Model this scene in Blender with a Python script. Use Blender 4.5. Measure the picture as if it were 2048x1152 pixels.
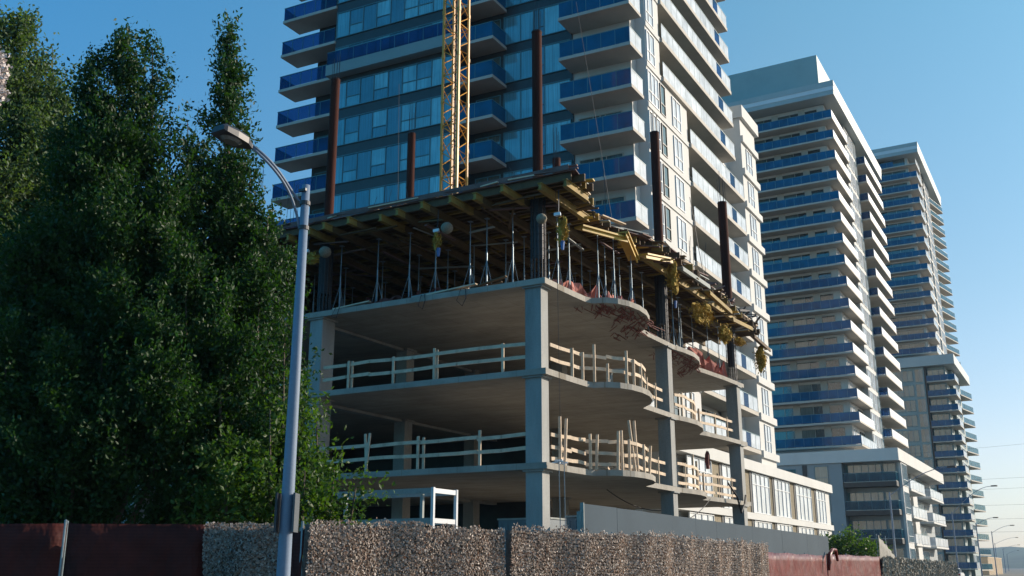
import bpy, math, random
import numpy as np
from mathutils import Vector, Matrix
random.seed(7); np.random.seed(7)
R=math.radians; PI=math.pi
for o in list(bpy.data.objects): bpy.data.objects.remove(o)
S=bpy.context.scene; COL=S.collection
# ------------------------------------------------------------ camera
EYE=1.6; F=2012.; PITCH=math.atan(559/2012.); YAW=math.atan(1171/2088.)
cd=bpy.data.cameras.new('camera'); cam=bpy.data.objects.new('camera',cd); COL.objects.link(cam)
cam.location=(0,0,EYE); cam.rotation_euler=(PI/2+PITCH,0,YAW)
cd.sensor_width=36; cd.lens=36*F/2048.; cd.clip_start=.1; cd.clip_end=9000
S.camera=cam
# ------------------------------------------------------------ sky, sun, exposure
SUN_AZ=R(42); SUN_EL=R(20)          # azimuth clockwise from +Y
w=bpy.data.worlds.new('World'); S.world=w; w.use_nodes=True
nt=w.node_tree; nt.nodes.clear()
sky=nt.nodes.new('ShaderNodeTexSky'); sky.sky_type='NISHITA'; sky.sun_disc=False
sky.sun_elevation=SUN_EL; sky.sun_rotation=SUN_AZ; sky.altitude=0; sky.air_density=1.0; sky.dust_density=0.6; sky.ozone_density=2.6
bg=nt.nodes.new('ShaderNodeBackground'); bg.inputs[1].default_value=.15
wo=nt.nodes.new('ShaderNodeOutputWorld')
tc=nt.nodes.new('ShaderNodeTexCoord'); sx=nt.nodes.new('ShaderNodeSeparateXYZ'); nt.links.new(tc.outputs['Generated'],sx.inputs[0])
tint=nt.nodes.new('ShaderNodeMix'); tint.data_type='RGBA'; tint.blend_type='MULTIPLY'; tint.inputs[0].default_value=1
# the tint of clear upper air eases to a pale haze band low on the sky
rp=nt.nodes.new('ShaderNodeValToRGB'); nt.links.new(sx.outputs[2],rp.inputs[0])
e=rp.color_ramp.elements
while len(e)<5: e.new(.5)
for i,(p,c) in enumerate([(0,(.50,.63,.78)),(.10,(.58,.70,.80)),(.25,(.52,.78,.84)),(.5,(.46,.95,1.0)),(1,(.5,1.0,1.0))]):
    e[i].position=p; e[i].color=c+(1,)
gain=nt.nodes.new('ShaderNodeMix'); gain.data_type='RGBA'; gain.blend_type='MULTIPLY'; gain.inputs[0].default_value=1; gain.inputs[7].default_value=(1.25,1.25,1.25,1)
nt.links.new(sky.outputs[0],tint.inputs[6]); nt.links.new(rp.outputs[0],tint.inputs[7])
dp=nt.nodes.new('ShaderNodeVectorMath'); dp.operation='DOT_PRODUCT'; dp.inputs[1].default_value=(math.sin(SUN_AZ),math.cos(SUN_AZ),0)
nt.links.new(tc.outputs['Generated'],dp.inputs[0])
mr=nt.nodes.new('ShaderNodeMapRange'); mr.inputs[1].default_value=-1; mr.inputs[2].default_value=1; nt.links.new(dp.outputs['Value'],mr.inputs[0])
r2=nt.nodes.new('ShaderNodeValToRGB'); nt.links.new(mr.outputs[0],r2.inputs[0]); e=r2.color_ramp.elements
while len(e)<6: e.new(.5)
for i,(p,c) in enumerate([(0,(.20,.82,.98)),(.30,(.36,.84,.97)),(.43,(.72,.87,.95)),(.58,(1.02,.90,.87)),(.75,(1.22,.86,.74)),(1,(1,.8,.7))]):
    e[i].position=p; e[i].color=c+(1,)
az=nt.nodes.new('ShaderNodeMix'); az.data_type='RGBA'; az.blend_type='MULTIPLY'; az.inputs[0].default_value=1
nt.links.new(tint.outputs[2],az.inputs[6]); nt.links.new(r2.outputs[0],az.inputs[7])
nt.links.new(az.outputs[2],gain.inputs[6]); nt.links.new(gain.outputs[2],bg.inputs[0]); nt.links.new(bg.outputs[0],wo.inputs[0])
ld=bpy.data.lights.new('sun','SUN'); ld.energy=4.9; ld.angle=R(.5); ld.color=(1,.86,.71)
sun=bpy.data.objects.new('sun',ld); COL.objects.link(sun)
sd=Vector((math.sin(SUN_AZ)*math.cos(SUN_EL),math.cos(SUN_AZ)*math.cos(SUN_EL),math.sin(SUN_EL)))
sun.rotation_euler=sd.to_track_quat('Z','Y').to_euler(); sun.location=(60,60,60)
S.view_settings.view_transform='Standard'; S.view_settings.look='None'
S.view_settings.exposure=.38; S.view_settings.gamma=1
S.render.engine='CYCLES'
# ------------------------------------------------------------ helpers
def ray(px,py):
    X=px-1024;Z=576-py;cp,sp=math.cos(PITCH),math.sin(PITCH);s,c=math.sin(YAW),math.cos(YAW)
    fw=F*cp-Z*sp;up=F*sp+Z*cp
    return (-fw*s+X*c,fw*c+X*s,up)
def atd(px,py,D):
    r=ray(px,py);t=D/math.hypot(r[0],r[1]);return (r[0]*t,r[1]*t,EYE+r[2]*t)
def tag(o,label=None,cat=None,group=None,kind=None):
    if label:o['label']=label
    if cat:o['category']=cat
    if group:o['group']=group
    if kind:o['kind']=kind
    return o
def thing(name,label,cat,loc,group=None):
    o=bpy.data.objects.new(name,None);COL.objects.link(o);o.location=loc;o.empty_display_size=.3
    return tag(o,label,cat,group)
def rootof(o):
    while o.parent:o=o.parent
    return o
class MB:
    def __init__(s): s.v=[];s.f=[]
    def box(s,x0,x1,y0,y1,z0,z1):
        n=len(s.v);s.v+=[(x0,y0,z0),(x1,y0,z0),(x1,y1,z0),(x0,y1,z0),(x0,y0,z1),(x1,y0,z1),(x1,y1,z1),(x0,y1,z1)]
        s.f+=[(n,n+3,n+2,n+1),(n+4,n+5,n+6,n+7),(n,n+1,n+5,n+4),(n+1,n+2,n+6,n+5),(n+2,n+3,n+7,n+6),(n+3,n,n+4,n+7)];return s
    def prism(s,poly,z0,z1):
        n=len(s.v);k=len(poly)
        a=sum(poly[i][0]*poly[(i+1)%k][1]-poly[(i+1)%k][0]*poly[i][1] for i in range(k))
        if a<0:poly=poly[::-1]
        s.v+=[(p[0],p[1],z0) for p in poly]+[(p[0],p[1],z1) for p in poly]
        s.f.append(tuple(range(n+k-1,n-1,-1)));s.f.append(tuple(range(n+k,n+2*k)))
        for i in range(k):
            j=(i+1)%k;s.f.append((n+i,n+j,n+k+j,n+k+i))
        return s
    def bar(s,a,b,w,h,up=(0,0,1)):
        a=Vector(a);b=Vector(b);d=(b-a)
        if d.length<1e-6:return s
        d.normalize();u=Vector(up)
        if abs(d.dot(u))>.98:u=Vector((0,1,0))
        x=d.cross(u).normalized()*w/2;y=x.cross(d).normalized()*h/2
        n=len(s.v)
        for p in(a,b):
            for q in(-x-y,x-y,x+y,-x+y):s.v.append(tuple(p+q))
        s.f+=[(n,n+3,n+2,n+1),(n+4,n+5,n+6,n+7),(n,n+1,n+5,n+4),(n+1,n+2,n+6,n+5),(n+2,n+3,n+7,n+6),(n+3,n,n+4,n+7)];return s
    def strip(s,pts,w,h):
        for a,b in zip(pts,pts[1:]):s.bar(a,b,w,h)
        return s
    def tube(s,pts,rad,n=8,cap=True):
        pts=[Vector(p) for p in pts]
        if not isinstance(rad,(list,tuple)):rad=[rad]*len(pts)
        base=len(s.v);ref=Vector((0,0,1))
        d0=(pts[-1]-pts[0]).normalized()
        if abs(d0.dot(ref))>.9:ref=Vector((1,0,0))
        for i,p in enumerate(pts):
            d=(pts[min(i+1,len(pts)-1)]-pts[max(i-1,0)]).normalized()
            x=d.cross(ref).normalized();y=d.cross(x)
            for k in range(n):
                a=2*PI*k/n;s.v.append(tuple(p+(x*math.cos(a)+y*math.sin(a))*rad[i]))
        for i in range(len(pts)-1):
            for k in range(n):
                a=base+i*n+k;b=base+i*n+(k+1)%n;s.f.append((a,b,b+n,a+n))
        if cap:
            s.f.append(tuple(base+k for k in range(n-1,-1,-1)));s.f.append(tuple(base+(len(pts)-1)*n+k for k in range(n)))
        return s
    def ball(s,c,r,n=10,m=7,jit=0):
        base=len(s.v)
        for i in range(m+1):
            th=PI*i/m
            for k in range(n):
                ph=2*PI*k/n;q=1+random.uniform(-jit,jit)
                s.v.append((c[0]+r[0]*q*math.sin(th)*math.cos(ph),c[1]+r[1]*q*math.sin(th)*math.sin(ph),c[2]+r[2]*q*math.cos(th)))
        for i in range(m):
            for k in range(n):
                a=base+i*n+k;b=base+i*n+(k+1)%n;s.f.append((a,a+n,b+n,b))
        return s
    def build(s,name,m,parent=None,loc=None,smooth=False):
        if parent is not None: L=rootof(parent).location
        else: L=Vector(loc) if loc is not None else Vector((0,0,0))
        me=bpy.data.meshes.new(name)
        me.from_pydata([(v[0]-L[0],v[1]-L[1],v[2]-L[2]) for v in s.v],[],s.f);me.materials.append(m)
        if smooth:
            for p in me.polygons:p.use_smooth=True
        me.update();o=bpy.data.objects.new(name,me);COL.objects.link(o)
        if parent is not None:o.parent=parent
        else:o.location=L
        return o
def leafmesh(c,U,V,name,m,parent,stuff=False,loc=None):
    n=len(c);W=np.cross(U,V);W/= (np.linalg.norm(W,axis=1)[:,None]+1e-9);W*=np.linalg.norm(V,axis=1)[:,None]*.35
    L=np.array(rootof(parent).location) if parent is not None else np.array(loc)
    vs=np.stack([c-U,c-V+W-U*.1,c+U,c+V+W-U*.1],1).reshape(-1,3)-L
    me=bpy.data.meshes.new(name);me.vertices.add(4*n);me.vertices.foreach_set('co',vs.astype(np.float32).ravel())
    idx=np.arange(n)*4
    tri=np.stack([idx,idx+1,idx+2,idx,idx+2,idx+3],1).ravel()
    me.loops.add(6*n);me.loops.foreach_set('vertex_index',tri.astype(np.int32))
    me.polygons.add(2*n);me.polygons.foreach_set('loop_start',(np.arange(2*n)*3).astype(np.int32));me.polygons.foreach_set('loop_total',np.full(2*n,3,np.int32))
    me.update(calc_edges=True);me.validate();me.materials.append(m)
    o=bpy.data.objects.new(name,me);COL.objects.link(o)
    if parent is not None:o.parent=parent
    else:o.location=L
    if stuff:o['kind']='stuff'
    return o
# ------------------------------------------------------------ materials
class G:
    def __init__(s,name):
        s.m=bpy.data.materials.new(name);s.m.use_nodes=True;s.t=s.m.node_tree;s.t.nodes.clear()
        s.out=s.n('ShaderNodeOutputMaterial');s.b=s.n('ShaderNodeBsdfPrincipled');s.l(s.b.outputs[0],s.out.inputs[0])
    def n(s,t,**k):
        x=s.t.nodes.new(t)
        for a,b in k.items():setattr(x,a,b)
        return x
    def l(s,a,b):s.t.links.new(a,b)
    def obj(s,sc=(1,1,1)):
        tc=s.n('ShaderNodeTexCoord');mp=s.n('ShaderNodeMapping');mp.inputs['Scale'].default_value=sc
        s.l(tc.outputs['Object'],mp.inputs[0]);return mp.outputs[0]
    def noise(s,scale,detail=5,rough=.6,sc=(1,1,1)):
        x=s.n('ShaderNodeTexNoise');x.inputs['Scale'].default_value=scale;x.inputs['Detail'].default_value=detail;x.inputs['Roughness'].default_value=rough
        s.l(s.obj(sc),x.inputs['Vector']);return x.outputs['Fac']
    def ramp(s,fac,stops):
        r=s.n('ShaderNodeValToRGB');e=r.color_ramp.elements
        while len(e)<len(stops):e.new(.5)
        for i,(p,c) in enumerate(stops):e[i].position=p;e[i].color=tuple(c)+(1,)
        s.l(fac,r.inputs[0]);return r.outputs[0]
    def mix(s,f,a,b,mode='MIX'):
        x=s.n('ShaderNodeMix',data_type='RGBA',blend_type=mode)
        if isinstance(f,(int,float)):x.inputs[0].default_value=f
        else:s.l(f,x.inputs[0])
        for i,v in((6,a),(7,b)):
            if isinstance(v,tuple):x.inputs[i].default_value=v+(1,)
            else:s.l(v,x.inputs[i])
        return x.outputs[2]
    def bump(s,fac,st=.3,d=.02):
        x=s.n('ShaderNodeBump');x.inputs['Strength'].default_value=st;x.inputs['Distance'].default_value=d
        s.l(fac,x.inputs['Height']);s.l(x.outputs[0],s.b.inputs['Normal']);return x
    def set(s,**k):
        for a,v in k.items():s.b.inputs[a.replace('_',' ')].default_value=v
        return s
def vary(c,f): return tuple(min(1,max(0,x*f)) for x in c)
def M(name,c,rough=.8,scale=1.5,var=.25,bump=.15,metal=0,streak=False,fine=25,spec=.5):
    g=G(name);n=g.noise(scale,6,.65,(1,1,.25) if streak else (1,1,1))
    col=g.ramp(n,[(.3,vary(c,1-var)),(.5,c),(.72,vary(c,1+var*.7))])
    n2=g.noise(fine,3,.6);col=g.mix(.25,col,g.ramp(n2,[(.3,vary(c,1-var)),(.7,vary(c,1+var))]))
    g.l(col,g.b.inputs['Base Color']);g.set(Roughness=rough,Metallic=metal);g.b.inputs['Specular IOR Level'].default_value=spec
    if bump:g.bump(n2,bump,.01)
    return g.m
m_conc=M('concrete',(.285,.285,.27),.85,.9,.45,.3,streak=True)
def conc_soffit():
    g=G('slab concrete');n=g.noise(.35,7,.7);n2=g.noise(1.1,6,.7,(.5,1.6,1))
    c=g.ramp(n,[(.3,(.24,.225,.195)),(.5,(.345,.325,.285)),(.7,(.42,.395,.35))])
    c=g.mix(.3,c,g.ramp(n2,[(.40,(.20,.17,.14)),(.6,(.42,.37,.31))]))
    br=g.n('ShaderNodeTexBrick');br.inputs['Scale'].default_value=.41;br.inputs['Mortar Size'].default_value=.004;br.offset=0
    br.inputs['Color1'].default_value=(1,1,1,1);br.inputs['Color2'].default_value=(.93,.93,.93,1);br.inputs['Mortar'].default_value=(.68,.64,.58,1)
    g.l(g.obj(),br.inputs['Vector']);c=g.mix(1.,c,br.outputs['Color'],'MULTIPLY')
    g.l(c,g.b.inputs['Base Color']);g.set(Roughness=.9);g.bump(n2,.2,.01);return g.m
m_slab=conc_soffit()
m_white=M('pale precast',(.54,.535,.51),.8,.4,.10,.12,streak=True)
m_cream=M('balcony concrete',(.44,.40,.345),.8,.8,.16,.1)
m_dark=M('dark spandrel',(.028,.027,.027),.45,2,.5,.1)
m_frame=M('teal window frame',(.075,.18,.21),.4,3,.2,0)
m_wframe=M('white window frame',(.62,.63,.63),.4,3,.1,0)
m_grey=M('grey panel',(.15,.18,.20),.6,.3,.12,.05)
m_panel=M('teal grey cladding',(.21,.27,.27),.6,.4,.10,.05)
m_roof=M('pale grey roof cladding',(.36,.40,.395),.6,.4,.10,.05)
m_plant=M('grey green plant room cladding',(.29,.36,.35),.6,.25,.14,.05)
m_pod=M('grey podium panels',(.25,.275,.285),.65,.3,.12,.05)
m_side=M('white balcony panel',(.62,.63,.64),.45,.5,.06,0)
m_brown=M('brown mesh cloth',(.30,.25,.17),.9,6,.3,.6)
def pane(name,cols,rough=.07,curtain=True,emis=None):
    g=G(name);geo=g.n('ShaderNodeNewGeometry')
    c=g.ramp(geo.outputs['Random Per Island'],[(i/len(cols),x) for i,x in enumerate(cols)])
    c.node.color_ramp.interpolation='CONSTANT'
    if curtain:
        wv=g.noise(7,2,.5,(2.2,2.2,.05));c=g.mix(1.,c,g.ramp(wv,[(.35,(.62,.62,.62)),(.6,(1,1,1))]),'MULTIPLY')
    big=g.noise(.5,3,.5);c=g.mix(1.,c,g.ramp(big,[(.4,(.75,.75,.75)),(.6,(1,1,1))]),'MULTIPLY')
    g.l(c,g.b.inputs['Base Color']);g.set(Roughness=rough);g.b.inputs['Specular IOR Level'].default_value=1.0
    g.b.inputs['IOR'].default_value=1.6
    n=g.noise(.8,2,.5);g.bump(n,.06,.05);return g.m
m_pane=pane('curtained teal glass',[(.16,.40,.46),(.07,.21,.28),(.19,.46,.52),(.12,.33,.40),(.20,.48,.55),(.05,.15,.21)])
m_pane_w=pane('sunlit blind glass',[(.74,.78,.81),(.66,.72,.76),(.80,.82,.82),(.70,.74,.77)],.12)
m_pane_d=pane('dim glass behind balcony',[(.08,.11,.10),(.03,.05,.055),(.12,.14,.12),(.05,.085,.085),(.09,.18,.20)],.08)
m_pane_r=pane('glass coloured as street reflections',[(.08,.18,.18),(.05,.12,.13),(.13,.21,.19),(.07,.16,.17)],.05)  # street reflections put into the pane colours
def glassrail(name,tint,body,mixf,rough=.08):
    g=G(name);tr=g.n('ShaderNodeBsdfTransparent');tr.inputs[0].default_value=tint+(1,)
    mx=g.n('ShaderNodeMixShader');geo=g.n('ShaderNodeNewGeometry')
    c=g.ramp(geo.outputs['Random Per Island'],[(0,vary(body,.8)),(1,vary(body,1.2))])
    n=g.noise(.9,4,.6);c=g.mix(.5,c,g.ramp(n,[(.35,vary(body,.55)),(.65,vary(body,1.35))]))
    g.l(c,g.b.inputs['Base Color']);g.set(Roughness=rough);g.b.inputs['Specular IOR Level'].default_value=.35
    mx.inputs[0].default_value=mixf;g.l(tr.outputs[0],mx.inputs[1]);g.l(g.b.outputs[0],mx.inputs[2]);g.l(mx.outputs[0],g.out.inputs[0]);return g.m
m_blue=glassrail('blue balcony glass',(.28,.45,.70),(.004,.055,.16),.42)
m_bluer=glassrail('deep blue balcony glass',(.02,.2,.5),(.002,.085,.19),.85)
m_hoard=M('blue grey hoarding shade',(.065,.088,.108),.85,.35,.15,.05,spec=.15)  # flat shade on the hoarding put into this dark blue grey
m_teal=glassrail('clear teal glass',(.35,.62,.70),(.02,.09,.14),.45)
m_pale=glassrail('pale sunlit glass',(.7,.8,.85),(.60,.63,.66),.88,.2)  # sunlight on the right-hand balcony glass put into its pale colour
m_wood=M('rough lumber',(.60,.47,.34),.85,2,.3,.3)
m_wood2=M('grey timber frame',(.30,.32,.30),.8,3,.25,.2)
m_ply=M('plywood edge',(.15,.085,.075),.8,2,.45,.3)
m_yel=M('yellow formwork beam',(.26,.17,.035),.75,1.2,.6,.2)
m_yelp=M('bright yellow panel',(.48,.30,.035),.55,1.5,.45,.2)
m_joist=M('timber joist',(.10,.06,.028),.8,3,.4,.2)
m_steel=M('galvanised steel',(.20,.25,.28),.45,4,.3,0,metal=.4)
m_dsteel=M('dark reinforcing steel',(.045,.045,.05),.6,6,.4,0,metal=.3)
m_rust=M('rusty form tube',(.055,.017,.011),.85,1.5,.45,.1,streak=True,spec=.12)
m_crane=M('crane yellow',(.58,.26,.014),.45,3,.2,.05)
m_pole=M('galvanised lamp pole',(.165,.215,.29),.6,3,.22,.1,streak=True,spec=.3)
m_signb=M('back of sign plate',(.09,.10,.11),.7,4,.2,0,spec=.2)
m_lampd=M('dark lamp housing',(.03,.03,.036),.5,6,.3,.05)
m_lens=M('lamp lens',(.12,.12,.11),.15,6,.2,0)
m_pink=M('salmon insulation sheet',(.48,.16,.12),.75,3,.45,.4)
m_red=M('dull red scrap',(.17,.04,.03),.75,3,.5,.4)
m_foam=M('ochre spray foam',(.36,.23,.035),.9,4,.45,.8)
m_sack=M('speckled burlap',(.22,.19,.14),.95,20,.4,.8)
m_wire=M('black cable',(.02,.02,.022),.6,5,.2,0)
m_bluet=M('blue plastic',(.05,.13,.34),.5,5,.2,0)
m_wplast=M('white plastic',(.65,.68,.72),.4,5,.1,0)
m_bark=M('bark',(.10,.075,.055),.95,4,.35,.8)
m_asph=M('asphalt',(.05,.05,.052),.9,.8,.25,.4)
m_pave=M('pavement concrete',(.30,.29,.27),.9,.7,.15,.2)
m_dirt=M('dry ground',(.14,.135,.12),.95,.05,.3,.3,fine=4)
m_shed=M('tan shed cladding',(.55,.42,.28),.7,.3,.08,.1)
m_hill=M('hillside scrub',(.05,.075,.045),.95,.004,.5,0,fine=.02)
m_car=M('white car paint',(.70,.70,.68),.25,1,.03,0)
m_tyre=M('tyre rubber',(.02,.02,.02),.9,8,.2,0)
m_glass=M('dark car glass',(.02,.03,.035),.08,2,.2,0)
m_lred=M('red tail lamp',(.4,.03,.02),.3,5,.1,0)
def leafmat(name,a,b,c):
    g=G(name);geo=g.n('ShaderNodeNewGeometry');col=g.ramp(geo.outputs['Random Per Island'],[(0,a),(.5,b),(1,c)])
    n=g.noise(.6,3,.6);col=g.mix(.5,col,g.mix(n,vary(a,.7),vary(c,1.2)))
    g.l(col,g.b.inputs['Base Color']);g.set(Roughness=.5);g.b.inputs['Specular IOR Level'].default_value=.25
    tl=g.n('ShaderNodeBsdfTranslucent');g.l(g.mix(1.,col,(2.4,2.6,.5),'MULTIPLY'),tl.inputs[0])
    mx=g.n('ShaderNodeMixShader');mx.inputs[0].default_value=.30
    g.l(g.b.outputs[0],mx.inputs[1]);g.l(tl.outputs[0],mx.inputs[2]);g.l(mx.outputs[0],g.out.inputs[0]);return g.m
m_leaf=leafmat('glossy green leaf',(.008,.030,.011),(.014,.046,.014),(.030,.070,.016))
m_leafy=leafmat('yellow green leaf',(.022,.062,.014),(.038,.085,.018),(.07,.12,.02))
m_leafo=leafmat('olive leaf',(.035,.07,.035),(.06,.105,.05),(.10,.14,.07))
m_blossom=M('pale blossom',(.62,.55,.52),.7,8,.3,0)
def camomat():
    g=G('camouflage netting');geo=g.n('ShaderNodeNewGeometry')
    c=g.ramp(geo.outputs['Random Per Island'],[(0,(.16,.12,.09)),(.25,(.42,.32,.25)),(.5,(.29,.27,.26)),(.75,(.62,.52,.45)),(.9,(.26,.14,.09))])
    g.l(c,g.b.inputs['Base Color']);g.set(Roughness=.45)
    tl=g.n('ShaderNodeBsdfTranslucent');g.l(c,tl.inputs[0]);mx=g.n('ShaderNodeMixShader');mx.inputs[0].default_value=.42
    g.l(g.b.outputs[0],mx.inputs[1]);g.l(tl.outputs[0],mx.inputs[2]);g.l(mx.outputs[0],g.out.inputs[0]);return g.m
m_camo=camomat()
m_camob=M('netting backing',(.10,.085,.075),.9,12,.6,.6)
def screenmat(name,c,rough,wr,tl=.25,bs=.9):
    g=G(name);n=g.noise(1.2,5,.6,(1,1,1.5));rib=g.n('ShaderNodeTexWave',wave_type='BANDS',bands_direction='Z');rib.inputs['Scale'].default_value=5.5;rib.inputs['Distortion'].default_value=1.5
    g.l(g.obj(),rib.inputs['Vector'])
    col=g.ramp(n,[(.3,vary(c,.55)),(.55,c),(.75,vary(c,1.5))]);col=g.mix(.3,col,g.ramp(rib.outputs['Fac'],[(0,vary(c,.5)),(1,vary(c,1.2))]))
    g.l(col,g.b.inputs['Base Color']);g.set(Roughness=rough);g.b.inputs['Specular IOR Level'].default_value=.25
    w1=g.noise(wr,4,.55,(1,1,.6));g.bump(w1,bs,.25)
    t=g.n('ShaderNodeBsdfTranslucent');g.l(col,t.inputs[0]);mx=g.n('ShaderNodeMixShader');mx.inputs[0].default_value=tl
    g.l(g.b.outputs[0],mx.inputs[1]);g.l(t.outputs[0],mx.inputs[2]);g.l(mx.outputs[0],g.out.inputs[0]);return g.m
m_dred=screenmat('dark red mesh screen',(.085,.018,.014),.7,1.3,.25)
m_tarp=screenmat('red brown tarpaulin',(.15,.017,.011),.38,.7,.1,.8)
m_gnet=M('torn grey netting',(.20,.19,.165),.8,5,.5,.8)
# ------------------------------------------------------------ ground
def struct(name,mb,m):
    return tag(mb.build(name,m),kind='structure')
g_=MB();g_.v=[(-6000,-3000,0),(6000,-3000,0),(6000,6000,0),(-6000,6000,0)];g_.f=[(0,1,2,3)];struct('ground',g_,m_dirt)
struct('road',MB().box(-6.0,6,-40,900,-.3,.004),m_asph)
struct('pavement',MB().box(-8.6,-6.0,-40,900,-.3,.13),m_pave)
ln=MB()
for k in range(60):ln.box(-.08,.08,-20+k*12,-16+k*12,.004,.008)
struct('road_marking',ln,m_side)
def hills():
    mb=MB();nx,ny=140,12
    for j in range(ny):
        for i in range(nx):
            x=-1500+i*22;y=1900+j*120
            t=j/(ny-1);h=52*math.sin(min(1,t*1.15)*PI/2)*(1+.10*math.sin(x*.006+1)+.05*math.sin(x*.021)+.03*math.sin(x*.07+j)) if j else -2
            mb.v.append((x,y,h-1))
    for j in range(ny-1):
        for i in range(nx-1):
            a=j*nx+i;mb.f.append((a,a+1,a+nx+1,a+nx))
    struct('hills',mb,m_hill)
hills()
# ------------------------------------------------------------ facade helpers
def ab(mb,axis,a0,a1,o0,o1,plane,z0,z1):
    if axis=='f':mb.box(a0,a1,plane-o1,plane-o0,z0,z1)
    else:mb.box(plane+o0,plane+o1,a0,a1,z0,z1)
def window(parent,axis,plane,a0,a1,z0,z1,edges,split=(),tr=.36,fm=None,pm=None,fw=.055):
    """edges: fractions of the mullions; split: indexes of lights with a transom"""
    fr=MB();pn=MB();W=a1-a0;E=[0]+list(edges)+[1];H=z1-z0
    ab(fr,axis,a0,a1,.0,.09,plane,z0,z0+fw);ab(fr,axis,a0,a1,.0,.09,plane,z1-fw,z1)
    for i,e in enumerate(E):
        c=a0+e*W;c0=max(a0,c-fw/2);c1=min(a1,c+fw/2)
        if i==0:c1=a0+fw
        if i==len(E)-1:c0=a1-fw
        ab(fr,axis,c0,c1,.0,.085,plane,z0+fw,z1-fw)
    for i in range(len(E)-1):
        p0=a0+E[i]*W;p1=a0+E[i+1]*W
        p0+=fw*.5 if i else fw;p1-=fw*.5 if i<len(E)-2 else fw
        if i in split:
            zt=z0+H*tr;ab(fr,axis,p0,p1,.0,.08,plane,zt-fw*.5,zt+fw*.5)
            ab(pn,axis,p0,p1,.004,.03,plane,z0+fw,zt-fw*.5);ab(pn,axis,p0,p1,.004,.03,plane,zt+fw*.5,z1-fw)
        else:ab(pn,axis,p0,p1,.004,.03,plane,z0+fw,z1-fw)
    f=fr.build('window',fm or m_frame,parent);pn.build('pane',pm or m_pane,f);return f
def rail(parent,segs,z,h=1.08,gm=None,gap=1.25,hm=None,post=True):
    """segs: list of ((x0,y0),(x1,y1)) glass runs standing on a balcony slab"""
    if len(segs)>1:
        runs=[[segs[0]]]
        for sg_ in segs[1:]:
            if any(math.hypot(p[0]-q[0],p[1]-q[1])<.02 for p in sg_ for r_ in runs[-1] for q in r_):runs[-1].append(sg_)
            else:runs.append([sg_])
        if len(runs)>1:
            for r_ in runs:rail(parent,r_,z,h,gm,gap,hm,post)
            return
    gl=MB();hr=MB()
    for a,b in segs:
        a=Vector((a[0],a[1],0));b=Vector((b[0],b[1],0));L=(b-a).length;n=max(1,round(L/gap));d=(b-a)/n;u=d.normalized()*.02
        for i in range(n):
            p=a+d*i+u;q=a+d*(i+1)-u
            gl.bar((p.x,p.y,z+h/2+.02),(q.x,q.y,z+h/2+.02),.014,h-.06)
            if post and i:hr.bar((p.x-u.x,p.y-u.y,z),(p.x-u.x,p.y-u.y,z+h),.035,.035)
        hr.bar((a.x,a.y,z+h+.01),(b.x,b.y,z+h+.01),.05,.045)
    g=gl.build('glass_railing',gm or m_blue,parent);hr.build('handrail',hm or m_frame,parent);return g
def balcony(root,polys,z,t,segs,gm=None,h=1.08,gap=1.25,sm=None,hm=None):
    mb=MB()
    for p in polys:mb.box(p[0],p[1],p[2],p[3],z,z+t)
    b=mb.build('balcony',sm or m_cream,root)
    if isinstance(segs,dict):
        for g2,s2 in segs.items():rail(b,s2,z+t,h,g2,gap,hm)
    else:rail(b,segs,z+t,h,gm,gap,hm)
    return b
# ------------------------------------------------------------ tower 1 (behind the construction site)
T1=thing('apartment_tower','tall tower with blue glass balconies directly behind the yellow crane mast','apartment tower',(-35,60,0))
PZ=2.93;zk=lambda k:33.4+PZ*k
K0,K1=-8,6
wl=MB()
wl.box(-48.7,-23.25,55.4,73.6,0,54.3)
wl.box(-23.25,-21.5,56.3,58.9,33.4,54.3);wl.box(-23.25,-21.5,56.3,64,9.2,33.4)
wl.box(-23.25,-22.2,55.42,56.29,9.2,54.3)
wl.box(-40,-21.5,77.7,82,9.2,38.3);wl.box(-40,-22.7,73.6,77.7,9.2,36.4)
wl.box(-24.5,-23.25,73.0,73.6,9.2,54.3)
wl.build('wall',m_white,T1)
MB().box(-45.4,-34.5,53.5,55.39,9.2,54.3).build('window_bay',m_dark,T1)
MB().box(-34.45,-26.35,55.3,55.39,9.2,54.3).build('spandrel_panel',m_dark,T1)
MB().box(-48.69,-45.45,55.3,55.39,9.2,54.3).build('spandrel_panel',m_dark,T1)
MB().box(-23.3,-23.2,58.95,73.5,33.5,54.2).build('recess_wall',m_cream,T1)
MB().box(-51,-21.2,53,76,54.3,55.4).build('roof',m_white,T1)
MB().box(-40.2,-21.2,77.5,82.4,38.3,39.4).box(-40.2,-21.25,82.4,82.5,38.4,39.3).build('wing_parapet',m_white,T1)
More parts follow.
